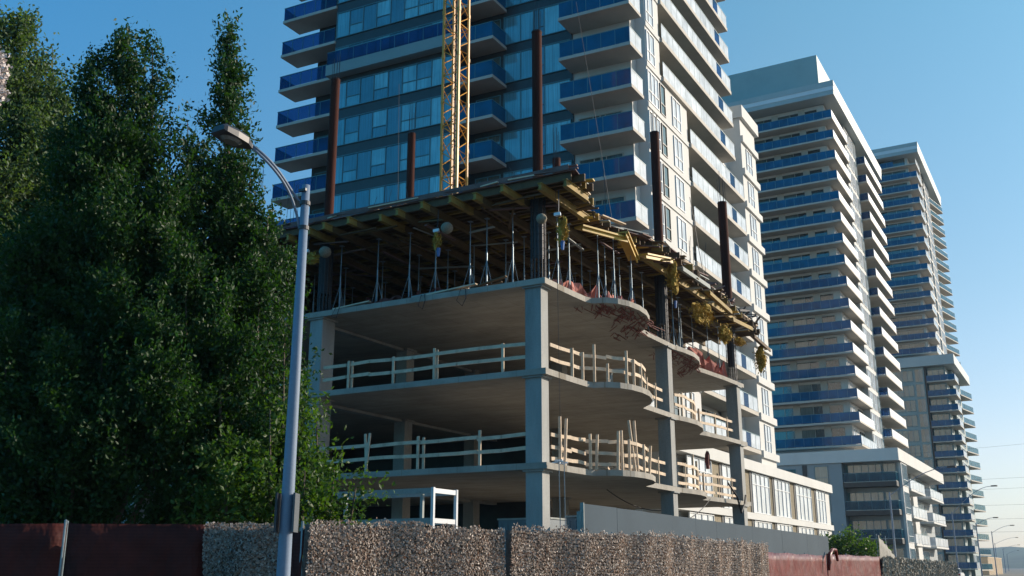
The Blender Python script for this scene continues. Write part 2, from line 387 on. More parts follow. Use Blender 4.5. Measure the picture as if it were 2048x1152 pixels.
for k in range(K0,K1+1):
    z=zk(k);zt=z+.25
    # floor bands on the sunlit face
    bd=MB()
    if k>=0:bd.box(-21.5,-21.42,56.3,58.9,z-.08,zt+.02)
    else:bd.box(-21.5,-21.42,56.3,64,z-.08,zt+.02)
    bd.build('floor_band',m_white,T1)
    if z<37:MB().box(-21.5,-21.3,77.7,82.3,z-.18,zt+.12).build('floor_band',m_white,T1)
    # window wall at left
    if k==1:
        balcony(T1,[(-45.6,-34.3,52.75,53.49)],z-.02,.85,[((-45.55,52.8),(-34.35,52.8))],m_blue,1.0,1.3,sm=m_panel)
    window(T1,'f',53.5,-45.35,-34.55,zt+.12,zt+2.25,[.115,.235,.35,.47,.585,.70,.82,.92],(1,3,5,6),.4)
    window(T1,'f',55.3,-33.9,-31.9,zt+.12,zt+2.25,[.5],(),pm=m_pane_d)
    window(T1,'f',55.3,-31.65,-26.5,zt+.10,zt+2.3,[.26,.47,.53,.62],(3,))
    window(T1,'f',55.4,-26.0,-22.9,zt+.05,zt+2.2,[.34,.5,.62],(),pm=m_pane_d,fm=m_cream)
    window(T1,'f',55.3,-48.3,-45.9,zt+.05,zt+2.2,[.5],(),pm=m_pane_d)
    # balconies on the shaded front
    balcony(T1,[(-50.8,-45.42,53.37,55.29)],z,.22,[((-50.75,53.42),(-45.45,53.42)),((-50.75,53.42),(-50.75,55.25))],m_blue,gap=1.1)
    balcony(T1,[(-34.3,-31.45,53.37,55.29)],z,.22,[((-34.25,53.42),(-31.5,53.42)),((-31.5,53.42),(-31.5,55.25))],m_bluer)
    balcony(T1,[(-26.45,-21.38,53.37,55.4)],z,.22,{m_bluer:[((-26.4,53.42),(-21.43,53.42))],m_pale:[((-21.43,53.42),(-21.43,55.38))]},gap=1.0)
    # sunlit right face
    if k>=0:
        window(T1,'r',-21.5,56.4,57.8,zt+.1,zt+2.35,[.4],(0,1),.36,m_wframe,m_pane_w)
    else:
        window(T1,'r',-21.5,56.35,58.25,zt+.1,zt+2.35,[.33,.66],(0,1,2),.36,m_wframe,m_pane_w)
        window(T1,'r',-21.5,58.6,59.5,zt+.1,zt+2.35,[],(0,),.36,m_dark,m_pane_d)  # dark window standing in for the shaded recess beside the triple windows
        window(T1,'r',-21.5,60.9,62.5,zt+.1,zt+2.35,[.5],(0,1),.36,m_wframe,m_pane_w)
    y0=58.95 if k>=0 else 64.05
    y1=75.0 if k>=0 else 76.9
    sg=MB()
    n_=int((y1-y0)/1.15)
    rs={m_pale:[((-21.32,y0),(-21.32,y1-3.6)),((-21.32,y1-2.4),(-21.32,y1))],m_blue:[((-21.32,y1-3.6),(-21.32,y1-2.4))]}
    if k>=0:rs[m_pale].append(((-21.32,y1),(-23.2,y1)))
    balcony(T1,[(-23.19,-21.27,y0,y1)],z-.05,.30,rs,gap=1.15)
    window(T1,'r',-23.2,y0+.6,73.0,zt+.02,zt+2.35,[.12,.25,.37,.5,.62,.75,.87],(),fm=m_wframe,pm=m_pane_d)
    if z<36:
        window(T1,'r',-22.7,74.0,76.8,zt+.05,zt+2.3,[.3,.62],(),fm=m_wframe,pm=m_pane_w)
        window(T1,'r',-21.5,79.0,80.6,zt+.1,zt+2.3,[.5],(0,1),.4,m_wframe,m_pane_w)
# podium of tower 1
pd=MB();pd.box(-48,-22.0,57.5,99.6,0,8.4);pd.box(-48,-21.4,57.4,58,0,8.4);pd.box(-22.0,-21.4,98.0,99.7,0,8.4)
pd.build('podium_wall',m_white,T1)
MB().box(-48,-21.1,57.2,100.1,8.42,9.18).build('podium_parapet',m_white,T1)
MB().box(-22,-21.2,57.4,99.9,4.95,5.42).build('floor_band',m_white,T1)
py=[(60.3,65.0),(67.2,72.0),(74.2,78.8),(80.3,85.0),(87.0,92.4),(94.3,97.9)]
for i,(a,b) in enumerate(py):
    n=4 if b-a>4.2 else 3
    e=[j/n for j in range(1,n)]
    window(T1,'r',-21.42,a,b,5.46,8.36,e,range(n),.72,m_wframe,m_pane_w,.07)
    window(T1,'r',-21.42,a,b,1.2,4.9,e,range(n),.8,m_wframe,m_pane_w,.07)
    nx=py[i+1][0] if i<5 else None
    if nx:
        for za,zb in((5.44,8.38),(1.0,4.94)):
            mi=MB()
            for q in range(10):
                ya=b+.02+(nx-.55-b)*q/10;yb=b+.02+(nx-.55-b)*(q+1)/10;o_=-.04 if q%2 else .0
                mi.v+=[(-21.42+o_,ya,za),(-21.42-.04-o_,yb,za),(-21.42-.04-o_,yb,zb),(-21.42+o_,ya,zb)];n_=len(mi.v)-4;mi.f.append((n_,n_+1,n_+2,n_+3))
            mi.build('mesh_infill',m_brown,T1)
            MB().box(-21.5,-21.38,nx-.45,nx-.03,za,zb).build('jamb_shade',m_dark,T1)  # dark strip painted in for the shade on the far jamb
for o in [c for c in T1.children_recursive]:
    for v in o.data.vertices:        # the shaded front runs a few degrees off square to the street side
        X=v.co.x-35
        if X<-21.4:
            sk=.045*(X+21.4);v.co.x=X*(1+sk/53.4)+35;v.co.y+=sk
# ------------------------------------------------------------ tower 2
T2=thing('apartment_tower','tower with long blue balconies and teal rooftop plant room, second tower from the left','apartment tower',(-36,140,0))
MB().box(-50,-25.4,134,166.5,0,64.2).box(-25.4,-24.1,142.4,150.8,12,64.2).box(-25.39,-25.1,134.01,142.39,12,64.15).build('wall',m_white,T2)
MB().box(-50,-23.1,131.4,168,64.25,64.9).box(-50,-23.0,131.3,168.1,65.5,66.3).build('roof',m_roof,T2)
MB().box(-50,-23.05,131.35,168.05,64.9,65.5).build('roof_fascia',m_side,T2)
MB().box(-50,-26,137,151,66.3,73.6).build('plant_room',m_plant,T2)
for k in range(16):
    z=16.3+2.98*k;zt=z+.22
    b=MB().box(-50,-23.7,132,134,z,zt).box(-25.1,-23.7,134,142.3,z,zt)
    if k%3:b.box(-50,-29.4,131.9,132,z-.06,z+.1)
    b=b.build('balcony',m_cream,T2)
    rail(b,[((-50,132.05),(-23.75,132.05))],zt,1.12,m_bluer,1.2)
    if k:
        g2=MB().box(-23.77,-23.73,132.1,142.2,z+.1,zt+1.1).build('side_panel',m_side,b)
    else:rail(b,[((-23.75,132.1),(-23.75,142.2))],zt,1.1,m_pale,1.4)
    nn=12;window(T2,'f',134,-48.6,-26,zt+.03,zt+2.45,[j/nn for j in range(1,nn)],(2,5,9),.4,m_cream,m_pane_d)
    for xx in (-47,-41.6,-36.8,-32.4,-28.6):MB().box(xx,xx+.9,133.86,133.99,zt,z+2.95).build('pier',m_cream,T2)
    window(T2,'r',-25.1,134.3,136.6,zt+.03,zt+2.4,[.5],(),.4,m_wframe,m_pane_w)
    window(T2,'r',-25.1,138.9,141.8,zt+.03,zt+2.4,[.5],(),.4,m_dark,m_pane_d)
    window(T2,'r',-24.1,142.7,145.1,zt+.2,zt+2.5,[.5],(0,1),.35,m_wframe,m_pane_w)
    window(T2,'r',-24.1,145.9,147.9,zt+.2,zt+2.5,[.5],(0,),.35,m_wframe,m_pane_w)
    window(T2,'r',-24.1,148.7,150.4,zt+.2,zt+2.5,[.5],(),.35,m_frame,m_pane_w)
    z2=z+.0
    b=MB().box(-25.4,-22.9,151.2,165.6,z2,z2+.22).build('balcony',m_cream,T2)
    if k>0:MB().box(-22.97,-22.93,151.3,165.5,z2+.1,z2+1.32).box(-22.97,-22.9,151.2,151.26,z2+.2,z2+1.36).build('side_panel',m_side,b)
    else:rail(b,[((-22.95,151.3),(-22.95,165.5))],z2+.22,1.1,m_pale,1.4)
    rail(b,[((-25.3,151.25),(-23.0,151.25))],z2+.22,1.1,m_blue,1.2)
    window(T2,'r',-25.4,152,165,zt+.03,zt+2.4,[.2,.4,.6,.8],(),.4,m_wframe,m_pane_d)
# podium of tower 2
MB().box(-50,-25.0,124.7,165,0,13.6).box(-25.0,-18.9,126.6,130.8,0,13.6).box(-25,-20.4,130.8,165,0,13.6).build('podium_wall',m_pod,T2)
MB().box(-50,-18.45,124.5,165.3,13.62,15.05).build('podium_roof',m_white,T2)
MB().box(-18.9,-18.6,126.6,130.8,0,13.6).build('wall_pier',m_white,T2);MB().box(-20.4,-20.1,144.5,148.4,0,13.6).build('wall_pier',m_white,T2)
for j,z in enumerate((10.7,7.45,4.2,1.0)):
    MB().box(-24.95,-18.95,124.62,126.59,z,z+.55).build('balcony',m_dark,T2)
    b=MB().box(-24.9,-19.0,124.7,126.5,z+.55,z+.62).build('balcony_floor',m_cream,T2)
    rail(b,[((-24.9,124.75),(-19.0,124.75)),((-19.0,124.75),(-19.0,126.5))],z+.62,1.0,m_teal,1.45)
    window(T2,'f',126.6,-24.9,-20.8,z+.62,z+2.75,[.22,.44,.64,.84],(),.4,m_frame,m_pane_r)
    window(T2,'f',126.6,-20.6,-19.2,z+.62,z+2.75,[.35],(),.4,m_cream,m_pane_r)
    window(T2,'f',124.7,-28.2,-26.6,z+.5,z+2.6,[],(0,),.35,m_frame,m_pane_r)
    window(T2,'f',124.7,-33.5,-30.4,z+.5,z+2.4,[.3,.6],(),.35,m_frame,m_pane_r)
    window(T2,'r',-18.6,127.0,130.4,z+.2,z+2.75,[.25,.5,.75],(0,1,2,3),.28,m_wframe,m_pane_r)
    window(T2,'r',-20.4,131.3,135.0,z+.3,z+2.75,[.33,.66],(),.3,m_wframe,m_pane_r)
    window(T2,'r',-20.4,139.0,143.6,z+.3,z+2.75,[.25,.5,.75],(0,1),.3,m_wframe,m_pane_r)
    window(T2,'r',-20.4,150.5,156.0,z+.3,z+2.75,[.25,.5,.75],(0,1,2,3),.3,m_wframe,m_pane_r)
    b=MB().box(-20.4,-18.5,132.2,144.2,z-.1,z+.15).build('balcony',m_white,T2)
    rail(b,[((-18.55,132.2),(-18.55,144.2)),((-18.55,132.2),(-20.3,132.2))],z+.15,1.15,m_pale,2.4)
    b=MB().box(-20.4,-18.5,149.8,163.0,z-.1,z+.15).build('balcony',m_white,T2)
    rail(b,[((-18.55,149.8),(-18.55,163.0)),((-18.55,149.8),(-20.3,149.8))],z+.15,1.15,m_pale,2.6)
MB().box(-29.6,-29.1,124.55,124.69,0,13.5).build('drain_recess',m_dark,T2)
# ------------------------------------------------------------ tower 3 with mid-rise
T3=thing('apartment_tower','farthest tall tower, with stepped mid-rise block in front, beside open sky','apartment tower',(-33,225,0))
MB().box(-50,-24.1,215.7,250,0,86.0).box(-24.1,-22.9,221,238.5,0,86).build('wall',m_white,T3)
MB().box(-50,-21.6,213.3,251.4,86.05,86.8).box(-50,-21.5,213.2,251.5,87.5,88.3).build('roof',m_roof,T3)
MB().box(-50,-21.55,213.25,251.45,86.8,87.5).build('roof_fascia',m_side,T3)
for k in range(15):
    z=43.1+2.9*k;zt=z+.2
    xr=-22.3 if k<14 else -26.8
    b=MB().box(-50,-22.3,213.9,215.7,z,zt).box(-24.1,-22.3,215.7,220.8,z,zt).box(-50,-30,213.8,213.9,z-.08,z+.08).build('balcony',m_cream,T3)
    rail(b,[((-50,213.95),(xr,213.95))],zt,1.12,m_bluer,1.3)
    rail(b,[((-22.35,214),(-22.35,220.7))],zt,1.1,m_pale,1.4)
    window(T3,'f',215.7,-40,-24.6,zt+.03,zt+2.4,[.1,.22,.34,.46,.58,.7,.82],(1,4),.4,m_cream,m_pane_d)
    window(T3,'r',-22.9,222,225.5,zt+.1,zt+2.4,[.5],(0,1),.4,m_wframe,m_pane_w)
    window(T3,'r',-22.9,227,230,zt+.1,zt+2.4,[.5],(0,),.4,m_dark,m_pane_d)
    window(T3,'r',-22.9,232,237.5,zt+.1,zt+2.4,[.33,.66],(0,1),.4,m_wframe,m_pane_w)
    b=MB().prism([(-24.1,239.5),(-23.0,239.5),(-21.3,248.5),(-21.3,249.5),(-24.1,249.5)],z-.3,z-.1).build('balcony',m_cream,T3)
    rail(b,[((-23.0,239.7),(-21.35,248.5)),((-21.35,248.5),(-21.35,249.4))],z-.1,1.1,m_teal,1.4)
MB().box(-50,-24.9,210.6,215.6,0,39.8).box(-24.5,-21.1,211.9,238,0,39.8).box(-21.1,-20.4,216.8,228,0,39.8).build('midrise_wall',m_panel,T3)
MB().box(-50,-19.1,209.8,238.4,39.85,41.8).build('midrise_roof',m_roof,T3)
MB().box(-24.88,-24.52,210.9,211.7,0,39.8).build('drain_recess',m_dark,T3)
for k in range(13):
    z=36.6-2.95*k;zt=z+.2
    b=MB().box(-24.5,-19.3,210.1,211.9,z,zt).box(-21.1,-19.3,211.9,216.6,z,zt).build('balcony',m_cream,T3)
    rail(b,[((-24.5,210.15),(-19.35,210.15))],zt,1.12,m_bluer,1.3)
    rail(b,[((-19.35,210.2),(-19.35,216.5))],zt,1.1,m_pale,1.4)
    window(T3,'f',211.9,-24.4,-21.3,zt+.03,zt+2.5,[.33,.66],(),.4,m_frame,m_pane_r)
    window(T3,'f',210.6,-34,-27,zt+.3,zt+2.5,[.14,.28,.42,.57,.72,.86],(1,4),.4,m_frame,m_pane_r)
    window(T3,'f',210.6,-26.6,-25.1,zt+.1,zt+2.6,[.5],(0,),.4,m_cream,m_pane_d)
    window(T3,'r',-20.4,217.4,221.4,zt+.1,zt+2.5,[.5],(0,1),.4,m_wframe,m_pane_w)
    window(T3,'r',-20.4,222.6,227.2,zt+.1,zt+2.5,[.33,.66],(0,),.4,m_wframe,m_pane_d)
    b=MB().prism([(-21.1,228.5),(-20.2,228.5),(-18.9,236.5),(-18.9,237.5),(-21.1,237.5)],z-.2,z).build('balcony',m_cream,T3)
    rail(b,[((-20.25,228.6),(-18.95,236.5)),((-18.95,236.5),(-18.95,237.4))],z,1.1,m_teal,1.5)
# ------------------------------------------------------------ construction building
CB=thing('building_under_construction','bare concrete frame with three open floors and a yellow formwork deck on top','building site',(-27,42,0))
EDGE=[(-16.05,31.05),(-16.03,32.2),(-15.98,33.4),(-15.93,34.2),(-15.82,34.55),(-15.3,34.72),(-14.95,35.1),(-14.72,35.7),(-14.62,36.5),(-14.68,37.4),(-14.95,38.4),(-15.4,39.3),(-16.1,40.2),(-16.08,42.0),(-16.05,44.3),(-15.88,45.3),(-15.82,46.4),(-15.98,47.6),(-16.35,48.8),(-16.95,49.9),(-16.8,50.6),(-16.5,53.2),(-16.3,56.2)]
SLAB=[(-50,31.05)]+EDGE+[(-50,56.2)]
LEV=(5.1,8.4,11.72)
for z in LEV: MB().prism(SLAB,z-.22,z).build('floor_slab',m_slab,CB)
MB().prism([(-50,30.9)]+[(-15.5,30.9),(-15.5,56.5),(-50,56.5)],-.2,.05).build('ground_slab',m_slab,CB)
cols=[(-16.95,-16.3,31.2,31.75),(-27.05,-26.4,31.2,32.0),(-37.2,-36.5,31.2,32.0),(-47,-46.3,31.2,32),(-16.65,-16.05,43.3,43.85),(-17.05,-16.4,55.1,55.7),
 (-27.5,-26.9,37.9,38.5),(-27.5,-26.9,44,44.6),(-22.6,-22.0,44.3,44.9),(-38,-37.4,38,38.6),(-38,-37.4,45,45.6),(-27.5,-26.9,51,51.6),(-38,-37.4,51,51.6)]
for (x0,x1,y0,y1) in cols:
    zb=.05
    for z in LEV:
        c=MB().box(x0,x1,y0,y1,zb,z-.221)
        c.prism([(x0-.09,y0-.08),(x1+.09,y0-.08),(x1+.09,y1+.08),(x0-.09,y1+.08)],z-.29,z-.222)
        c.build('column',m_conc,CB);zb=z+.001
for z in LEV[:3]:
    for xx in(-27.2,-37.7):
        MB().box(xx-.16,xx+.16,32.3,56,z-.34,z-.223).build('ceiling_band',m_conc,CB)
MB().box(-49.6,-24.0,46.6,46.9,.05,14.6).build('shade_partition',m_dark,CB);MB().box(-50,-49.7,32,56,.05,14.6).build('side_wall',m_dark,CB)  # dark partition added so the open floors go black behind the rails
# --- formwork deck
FD=thing('formwork_deck','plywood deck on rows of yellow beams over the third floor slab','formwork',(-27,42,14.7))
DE=[(-14.35,30.2),(-14.6,31.6),(-15.3,32.7),(-15.9,34.6),(-15.75,36.8),(-15.1,38.4),(-14.9,40.2),(-14.95,42.2),(-15.2,46),(-15.45,50.5),(-15.8,55),(-16.0,58.6)]
def dex(y):
    for a,b in zip(DE,DE[1:]):
        if a[1]<=y<=b[1]:return a[0]+(b[0]-a[0])*(y-a[1])/(b[1]-a[1])
    return -15
ZD=14.95
DECK=[(-48,30.2)]
MB().prism([(-48,30.2)]+DE+[(-48,58.6)],ZD+.30,ZD+.33).build('plywood_sheet',m_ply,FD)
m_beamshade=M('deck shade brown',(.115,.075,.028),.8,2,.5,.2)  # yellow beams darkened in colour for the shade deep under the deck
def beam(x,ya,yb,m,n='main_beam'):
    w=.11;MB().bar((x,ya,ZD-.14),(x,yb,ZD-.14),w,.26).bar((x,ya-.03,ZD-.02),(x,yb,ZD-.02),w+.07,.03).bar((x,ya-.03,ZD-.27),(x,yb,ZD-.27),w+.07,.03).build(n,m,FD)
x=-14.75;i=0
while x>-47:
    dy=random.uniform(-.45,.1);ya=29.95+dy
    if x>-16.3:
        y=30.2;run=None
        while y<58.5:
            ok=dex(y)>x+.05
            if ok and run is None:run=y
            if (not ok or y>58.3) and run is not None:
                if y-run>1:beam(x,run-random.uniform(0,.3),y+random.uniform(-.1,.35),m_yel)
                run=None
            y+=.2
    else:
        if i%3==1 or x>-18:beam(x,ya,ya+1.6,m_yel,'beam_end')
        else:beam(x,ya,ya+.5,m_yel,'beam_end')
        beam(x,ya+1.62 if (i%3==1 or x>-18) else ya+.52,58.4,m_beamshade)  # rest of the same yellow beam, deck shade put into its brown
    x-=1.28 if i%3 else .95;i+=1
y=30.35;i=0
while y<58.3:
    xe=dex(y)+random.uniform(-.25,.45)
    MB().bar((xe,y,ZD+.14),(-47.5,y+random.uniform(-.03,.03),ZD+.14),.06,.24).bar((xe,y,ZD+.26),(-47.5,y,ZD+.26),.10,.035).bar((xe,y,ZD+.02),(-47.5,y,ZD+.02),.10,.035).build('joist',m_yel if i%5==3 else m_joist,FD)
    y+=.34;i+=1
# loose boards and edge forms on deck rim
for i in range(34):
    x0=-46+i*.93+random.uniform(-.3,.3);L=random.uniform(1.2,2.4);zz=ZD+.34+random.choice((.02,.05,.09,.14))
    if x0+L>-14.3:L=-14.3-x0
    if L>.3:MB().bar((x0,30.22+random.uniform(-.12,.12),zz),(x0+L,30.22+random.uniform(-.12,.12),zz+random.uniform(-.02,.05)),.12,.05).build('edge_board',random.choice((m_ply,m_ply,m_wood,m_joist)),FD)
for i in range(30):
    y0=31+i*.9;L=random.uniform(.8,1.9);xx=dex(min(58,y0));zz=ZD+.34+random.choice((.02,.06,.12))
    MB().bar((xx+random.uniform(-.2,.15),y0,zz),(dex(min(58,y0+L))+random.uniform(-.2,.25),y0+L,zz+random.uniform(-.03,.08)),.2,.05).build('edge_board',random.choice((m_ply,m_wood,m_wood2,m_white)),FD)
for i in range(90):
    x0=random.uniform(-40,-15.8);y0=30.4+random.random()**1.6*9;L=random.uniform(.8,3.2);an=random.choice((0,PI/2,random.uniform(0,PI)))
    if x0+L*abs(math.cos(an))>dex(max(30.2,min(58,y0)))-.1:continue
    zz=ZD-.31-random.random()**2*.35
    MB().bar((x0,y0,zz),(x0+L*math.cos(an),y0+L*math.sin(an),zz+random.uniform(-.18,.1)),random.uniform(.05,.14),.04).build('loose_brace',random.choice((m_joist,m_joist,m_beamshade,m_ply,m_wood2)),FD)
for i in range(46):
    y0=31+random.random()*26;xx=dex(y0)
    zz=ZD+random.uniform(-.35,.36);L=random.uniform(.5,1.5)
    MB().bar((xx-L*.6,y0,zz),(xx+L*.4,y0+random.uniform(-.25,.4),zz+random.uniform(-.15,.06)),random.uniform(.08,.28),.05).build('rim_offcut',random.choice((m_joist,m_yel,m_yelp,m_ply,m_wood2,m_beamshade)),FD)
# upstand edge form
MB().bar((-47.5,30.16,ZD+.43),(-14.6,30.16,ZD+.43),.04,.2).build('edge_form',m_ply,FD)
# --- shoring props
def prop(x,y,z0,z1,label):
    t=thing('shoring_prop',label,'shoring prop',(x,y,z0),'shoring props under the formwork deck')
    zm=z0+(z1-z0)*.55
    MB().tube([(x,y,z0),(x,y,zm)],.032,6).box(x-.07,x+.07,y-.07,y+.07,z0,z0+.012).build('outer_tube',m_steel,t)
    MB().tube([(x,y,zm-.1),(x,y,z1)],.02,6).box(x-.09,x+.09,y-.09,y+.09,z1-.012,z1).build('inner_tube',m_steel,t)
    for a in range(3):
        an=2*PI*a/3+x*3
        MB().tube([(x,y,z0+1.25),(x+.33*math.cos(an),y+.33*math.sin(an),z0+.01)],.011,5).build('leg',m_steel,t)
px=[-17.75,-18.9,-19.68,-21.3,-22.6,-24.1,-26.04,-28.0,-29.9,-31.8,-33.9,-36.1]
ORD='first second third fourth fifth sixth seventh eighth ninth tenth eleventh twelfth thirteenth fourteenth fifteenth sixteenth seventeenth'.split()
for i,x in enumerate(px):
    for j,y in enumerate((31.75,34.4,37.2,40.2)):
        lab=ORD[i]+' front row tripod prop under the deck counting left from the corner cage' if j==0 else 'galvanised tripod prop standing deep under the dark formwork deck'
        prop(x+random.uniform(-.08,.08)+j*.13,y,LEV[2],ZD-.285,lab)
for q_,(y,x) in enumerate(((32.6,-16.3),(33.9,-16.45),(34.6,-16.8),(35.4,-15.9),(36.3,-15.6),(37.0,-16.3),(37.9,-15.5),(39.0,-16.5),(40.4,-16.6),(41.6,-16.5),(45.2,-16.4),(46.6,-16.6),(48.0,-17),(49.4,-17.5),(50.6,-17.3),(52.2,-17),(53.8,-16.9))):
    prop(x,y,LEV[2],ZD-.285,ORD[q_]+' bright prop along the curved right slab edge counting from the corner')
# --- rebar cages between slab 3 and deck, form tubes above
def cage(x,y,label):
    t=thing('rebar_cage',label,'rebar cage',(x,y,LEV[2]))
    r=.27;bars=MB();ties=MB()
    for k in range(12):
        a=2*PI*k/12;bars.tube([(x+r*math.cos(a),y+r*math.sin(a),LEV[2]),(x+r*math.cos(a),y+r*math.sin(a),ZD+.3)],.022,5)
    for z in np.arange(LEV[2]+.15,ZD,.28):
        ties.tube([(x+(r+.02)*math.cos(2*PI*k/10),y+(r+.02)*math.sin(2*PI*k/10),z) for k in range(11)],.012,4,False)
    MB().tube([(x,y,LEV[2]+.9),(x,y,ZD+.25)],.2,10).build('inner_sleeve',m_dsteel,t)
    bars.build('vertical_bars',m_dsteel,t);ties.build('tie_hoops',m_dsteel,t)
def formtube(x,y,z1,r,label,nb=7,hb=1.3,z0=ZD+.34):
    t=thing('column_form_tube',label,'form tube',(x,y,z0),'rust brown column tubes rising from the deck')
    mb=MB();n=20;v=[]
    mb.tube([(x,y,z0),(x,y,z1)],r,n,False);mb.tube([(x,y,z1),(x,y,z0+.1)],r-.015,n,False)
    for k in range(n):pass
    mb.build('tube_shell',m_rust,t,smooth=True)
    rb=MB().tube([(x+(r+.01)*math.cos(2*PI*k/16),y+(r+.01)*math.sin(2*PI*k/16),z0+.06) for k in range(17)],.02,5,False);rb.build('clamp_ring',m_dsteel,t);rb=MB()
    rb.tube([(x+(r+.006)*math.cos(2*PI*k/16),y+(r+.006)*math.sin(2*PI*k/16),z1-.04) for k in range(17)],.012,5,False)
    rb.build('clamp_ring',m_dsteel,t)
    for k in range(nb):
        a=2*PI*k/nb+.3;h=hb*random.uniform(.6,1.1)
        bx,by=x+.75*r*math.cos(a),y+.75*r*math.sin(a)
        MB().tube([(bx,by,z1-1),(bx+random.uniform(-.03,.03),by,z1+h)],.012,4).build('reinforcing_bar',m_dsteel,t)
cage(-16.6,31.6,'dark rebar cage above the corner column under the deck')
cage(-26.75,31.65,'dark rebar cage above the left front column behind the lamp pole')
cage(-16.35,43.6,'dark rebar cage above the middle column of the right side')
cage(-16.7,55.4,'dark rebar cage above the farthest right column')
formtube(-16.6,31.6,22.05,.2,'tallest looking rusty tube standing above the building corner')
formtube(-26.75,31.65,22.55,.2,'rusty brown tube left of the windows, closest to the lamp arm')
formtube(-27.2,38.2,22.6,.2,'rusty brown tube between the left tube and the crane mast',6,1.8)
formtube(-22.3,44.6,22.6,.22,'short looking rusty tube just right of the corner tube',8,1.8)
formtube(-16.35,43.6,22.4,.22,'dark tube in front of the sunlit tower face, left of the farthest tube')
formtube(-16.7,55.4,22.6,.27,'farthest dark tube at the right end of the deck',6,1.8)
# --- crane mast
CR=thing('tower_crane_mast','yellow lattice crane mast rising through the deck in front of the tower','crane mast',(-26,40.4,LEV[2]))
CX=(-26.55,-25.6);CY=(39.95,40.9)
def chx(cx,cy):
    return MB().box(cx-.055,cx+.055,cy-.055,cy+.055,LEV[2],40).build('chord',m_crane,CR)
for cx in CX:
    for cy in CY:chx(cx,cy)
def lattice(a,b):
    mb=MB();z=LEV[2]+.3;i=0;hp=.72
    while z<39:
        p,q=(a,b) if i%2==0 else (b,a)
        mb.tube([(p[0],p[1],z),(q[0],q[1],z+hp)],.026,6);
        if i%4==0:mb.tube([(a[0],a[1],z),(b[0],b[1],z)],.028,6)
        z+=hp;i+=1
    mb.build('lattice_bracing',m_crane,CR)
lattice((CX[0],CY[0]),(CX[1],CY[0]));lattice((CX[1],CY[0]),(CX[1],CY[1]));lattice((CX[1],CY[1]),(CX[0],CY[1]));lattice((CX[0],CY[1]),(CX[0],CY[0]))
ld_=MB();lx,ly=-26.2,40.75
ld_.bar((lx-.17,ly,LEV[2]),(lx-.17,ly,39.5),.03,.03).bar((lx+.17,ly,LEV[2]),(lx+.17,ly,39.5),.03,.03)
for i in range(92):ld_.bar((lx-.17,ly,12+i*.3),(lx+.17,ly,12+i*.3),.02,.02)
ld_.build('ladder',m_crane,CR)
MB().tube([(-25.95,40.3,LEV[2]),(-26.0,40.35,24),(-25.92,40.3,39)],.03,6).build('power_cable',m_wire,CR)
for i in range(9):
    z=17+i*2.6
    for (qx,qy) in ((CX[0],CY[0]),(CX[1],CY[0]),(CX[1],CY[1])):MB().box(qx-.07,qx+.07,qy-.07,qy+.07,z,z+.22).build('chord_coupling',m_crane,CR)
# --- timber guardrails
def guard(name_label,z,pts,posts,hs=(.52,1.02),seed=0):
    rr=random.Random(seed)
    t=thing('timber_guardrail',name_label,'guardrail',(pts[0][0],pts[0][1],z),'lumber guardrails on the slab edges')
    for h in hs:
        for a,b in zip(pts,pts[1:]):
            a_=Vector((a[0],a[1],z+h+rr.uniform(-.03,.03)));b_=Vector((b[0],b[1],z+h+rr.uniform(-.03,.03)));n=max(2,int((b_-a_).length/.8));P=[]
            ph=rr.uniform(0,6)
            for i in range(n+1):
                s=i/n;p=a_.lerp(b_,s);p.z+=.016*math.sin(ph+s*4.2);P.append(p)
            mb=MB()
            for p,q in zip(P,P[1:]):
                e=(q-p)*.02;mb.bar(p-e,q+e,.04,.13)
            mb.build('rail_board',m_wood,t)
    for p in posts:
        x,y,h=p[:3];lean=p[3] if len(p)>3 else (0,0)
        MB().bar((x,y,z),(x+lean[0],y+lean[1],z+h),.05,.1,up=(1,0,0)).build('post',m_wood,t)
    return t
yf=31.32
guard('sawn lumber guardrail along the front of the second floor slab, left of the corner column',LEV[1],[(-26.3,yf),(-24.0,yf),(-20.9,yf),(-17.0,yf)],[(-25.0,yf-.05,1.15),(-24.9,yf+.05,1.15),(-22.85,yf,1.12),(-20.95,yf,1.25),(-20.87,yf+.08,1.2),(-17.95,yf,1.12)],seed=1)
guard('weathered guardrail on the second floor beside the lamp pole and tree',LEV[1],[(-33,yf),(-30,yf),(-27.2,yf)],[(-32.6,yf,1.1),(-30,yf,1.1),(-28.2,yf,1.1)],seed=2)
guard('two rail lumber guardrail along the front of the first floor slab',LEV[0],[(-26.3,yf),(-24,yf),(-21.5,yf),(-19,yf),(-17.0,yf)],[(-24.0,yf,1.15),(-24.0,yf+.05,1.5,(-.12,0)),(-23.97,yf-.04,1.5,(.14,0)),(-21.6,yf,1.25),(-21.4,yf+.08,1.2),(-18.9,yf,1.3)],seed=3)
B1=[(-16.35,32.0),(-16.2,33.3),(-16.1,34.3),(-15.5,35.05),(-15.1,35.6),(-14.9,36.4),(-14.95,37.3),(-15.15,38.2),(-15.6,39.1)]
guard('curving sunlit guardrail on the rounded second floor balcony edge',LEV[1],B1,[(-16.15,33.4,1.15),(-16.05,34.1,1.1),(-15.75,34.5,1.45),(-15.4,34.95,.75),(-14.95,35.75,1.35),(-14.88,36.3,1.1),(-14.95,37.2,1.1),(-15.5,38.9,1.1)],seed=4)
